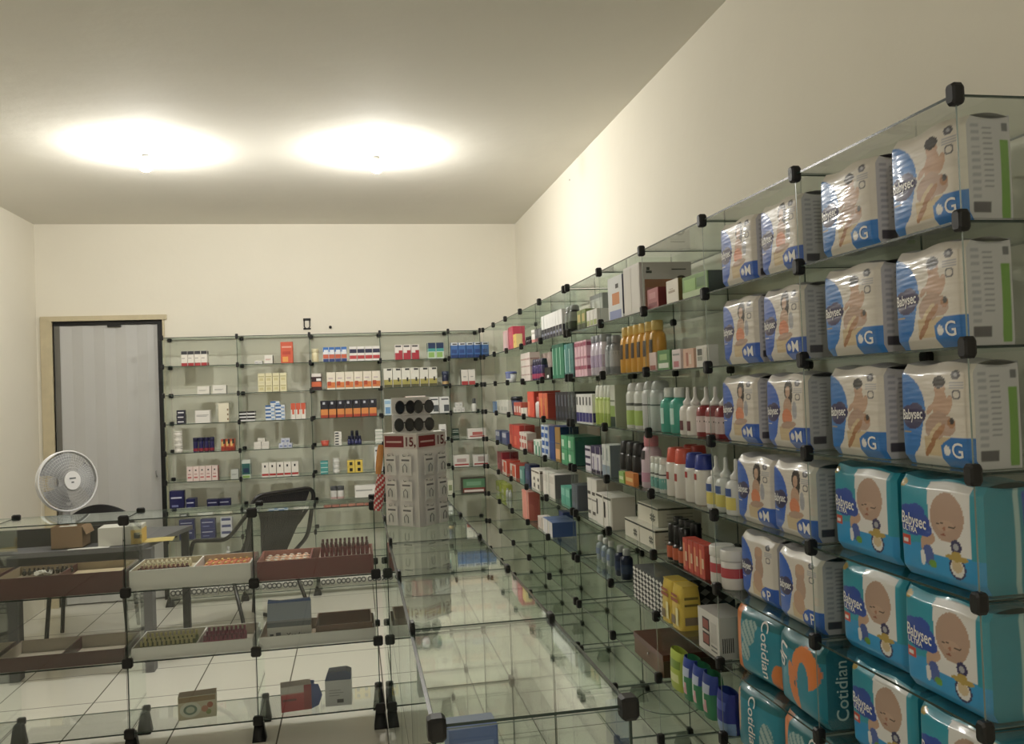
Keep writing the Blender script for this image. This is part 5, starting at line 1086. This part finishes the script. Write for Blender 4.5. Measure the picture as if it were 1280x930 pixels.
# fan
fan = empty('desk_fan', (-1.62, 5.20, .7508), .80); tag(fan, 'white round table fan standing on the desk by the doorway', 'fan')
WH = plastic('#d6d7d8', .3); s = MB(); s.lathe([(.11, 0), (.115, .012), (.09, .03), (.03, .045)], WH, 28); s.build('base', fan)
s = MB(); s.lathe([(.02, .04), (.018, .17), (.03, .20)], WH, 14); s.build('neck', fan)
hz = .318; R_ = .165; TL = Matrix.Translation((0, 0, hz)) @ Matrix.Rotation(-.10, 4, 'X')
def fx(p): return tuple(TL @ Vector(p))
s = MB(); s.grid(lambda u, v: fx((.05*math.cos(2*math.pi*u)*(1-.35*v), .02+.11*v, .05*math.sin(2*math.pi*u)*(1-.35*v))), 18, 6, WH, wrap=True); s.build('motor_housing', fan)
WR = plastic('#c9cacb', .3); FR = plastic('#e2e3e4', .3)
s = MB()
for sg, dep in ((-1, .055), (1, .05)):
    for k in range(60):
        a = 2*math.pi*k/60; tw = .35 if sg < 0 else 0
        pts = []
        for t in (.24, .45, .65, .82, .94, 1.0):
            aa = a+tw*(1-t); yy = sg*dep*(1-t**3.2); pts.append(fx((R_*t*math.cos(aa), yy-.015, R_*t*math.sin(aa))))
        s.tube(pts, .0011, WR, 4)
    for t in (.34, .44, .54, .64, .74, .84, .92): s.tube([fx((R_*t*math.cos(2*math.pi*k/32), sg*dep*(1-t**3.2)-.015, R_*t*math.sin(2*math.pi*k/32))) for k in range(32)], .0012, WR, 4, True)
s.build('grille', fan)
s = MB(); s.grid(lambda u, v: fx(((R_+.003)*math.cos(2*math.pi*u), -.03+.026*v, (R_+.003)*math.sin(2*math.pi*u))), 48, 1, FR, wrap=True); s.tube([fx(((R_+.003)*math.cos(2*math.pi*k/48), -.03, (R_+.003)*math.sin(2*math.pi*k/48))) for k in range(48)], .005, FR, 6, True); s.tube([fx(((R_+.003)*math.cos(2*math.pi*k/48), -.004, (R_+.003)*math.sin(2*math.pi*k/48))) for k in range(48)], .004, FR, 6, True); s.build('grille_rim', fan)
s = MB(); s.prism([(.046*math.cos(2*math.pi*k/24), .052*math.sin(2*math.pi*k/24)) for k in range(24)], -.004, .004, plastic('#e8e8e8')); s.box(-.018, .018, -.0052, -.004, .008, .016, paper('#70757a')); s.box(-.008, .006, -.0052, -.004, -.014, -.006, paper('#70757a'))
for i in range(len(s.v)): s.v[i] = fx((s.v[i][0], s.v[i][1]-.072, s.v[i][2]))
s.build('hub_badge', fan)
for k in range(3):
    s = MB(); a0 = 2*math.pi*k/3
    s.grid(lambda u, v: fx(((.03+.125*v)*math.cos(a0+(u-.5)*(1.0+.5*v)), -.02+.03*(u-.5), (.03+.125*v)*math.sin(a0+(u-.5)*(1.0+.5*v)))), 8, 6, plastic('#a9abad', .2)); s.build('blade', fan)
# black chair behind the desk
ch = empty('office_chair', (-1.61, 5.75, FZ), .1); tag(ch, 'black round-backed chair behind the desk near the doorway', 'chair')
s = MB(); s.grid(lambda u, v: ((u-.5)*.44*(1-.25*v**3), -.0-.03*math.sin(math.pi*u)+.02*v, .50+.29*v*(1-.22*(2*u-1)**2*v**2)), 14, 10, mat('#101012', .55)); s.grid(lambda u, v: ((.5-u)*.44*(1-.25*v**3), .035-.03*math.sin(math.pi*u)+.02*v, .50+.29*v*(1-.22*(2*u-1)**2*v**2)), 14, 10, mat('#101012', .55))
s.grid(lambda u, v: ((u-.5)*.33, -.03*math.sin(math.pi*u)+.02+.035*v, .79-.29*.22*(2*u-1)**2), 14, 2, mat('#101012', .55)); s.build('backrest', ch)
s = MB(); s.box(-.22, .22, -.40, .0, .43, .48, mat('#101012', .55)); s.build('seat', ch)
for sx in (-1, 1):
    for sy_ in (-.38, -.02):
        s = MB(); s.tube([(sx*.19, sy_, .43), (sx*.22, sy_+(.03 if sy_ > -.1 else -.03), 0.012)], .012, BLACK); s.build('leg', ch)
# string armchair
ca = empty('string_armchair', (-.56, 5.36, FZ), .74); tag(ca, 'black string-backed armchair with tubular frame behind the candy counter', 'chair')
TB = plastic('#1c1c1e', .35)
def arc(pts, n=6):
    out = []
    for i in range(len(pts)):
        if i in (0, len(pts)-1): out.append(Vector(pts[i])); continue
        a, b_, c = Vector(pts[i-1]), Vector(pts[i]), Vector(pts[i+1]); r = min((a-b_).length, (c-b_).length)*.25
        p, q = b_+(a-b_).normalized()*r, b_+(c-b_).normalized()*r
        for k in range(n+1): t = k/n; out.append(p*(1-t)**2+b_*2*t*(1-t)+q*t*t)
    return out
bw = .225
s = MB(); s.tube(arc([(-bw+.02, .06, .40), (-bw, -.13, .56), (-bw, -.21, .865), (bw, -.21, .865), (bw, -.13, .56), (bw-.02, .06, .40)]), .013, TB); s.build('back_frame', ca)
STR = mat('#2c2c30', .5); s = MB()
for i in range(26):
    x = -bw*.80+2*bw*.80*i/25; s.tube([(x, -.21, .86), (x*.97, -.105, .66), (x*.95, .05, .43)], .0074, STR, 5)
s.build('back_strings', ca)
s = MB(); s.tube(arc([(-bw+.02, .02, .40), (-bw+.02, .42, .43), (bw-.02, .42, .43), (bw-.02, .02, .40)]), .013, TB); s.build('seat_frame', ca)
s = MB()
for i in range(24):
    x = -bw*.85+2*bw*.85*i/23; s.tube([(x, .02, .405), (x, .22, .385), (x, .42, .43)], .0080, STR, 5)
s.build('seat_strings', ca)
for sx in (-1, 1):
    s = MB(); s.tube(arc([(sx*bw, -.20, .80), (sx*(bw+.02), .02, .60), (sx*(bw+.03), .36, .57), (sx*(bw+.02), .43, .42), (sx*(bw+.01), .46, .013)]), .012, TB); s.build('armrest', ca)
    s = MB(); s.tube(arc([(sx*(bw-.01), .03, .40), (sx*(bw+.01), -.10, .12), (sx*(bw+.01), -.08, .013), (sx*(bw+.01), .44, .013)]), .012, TB); s.build('sled_leg', ca)
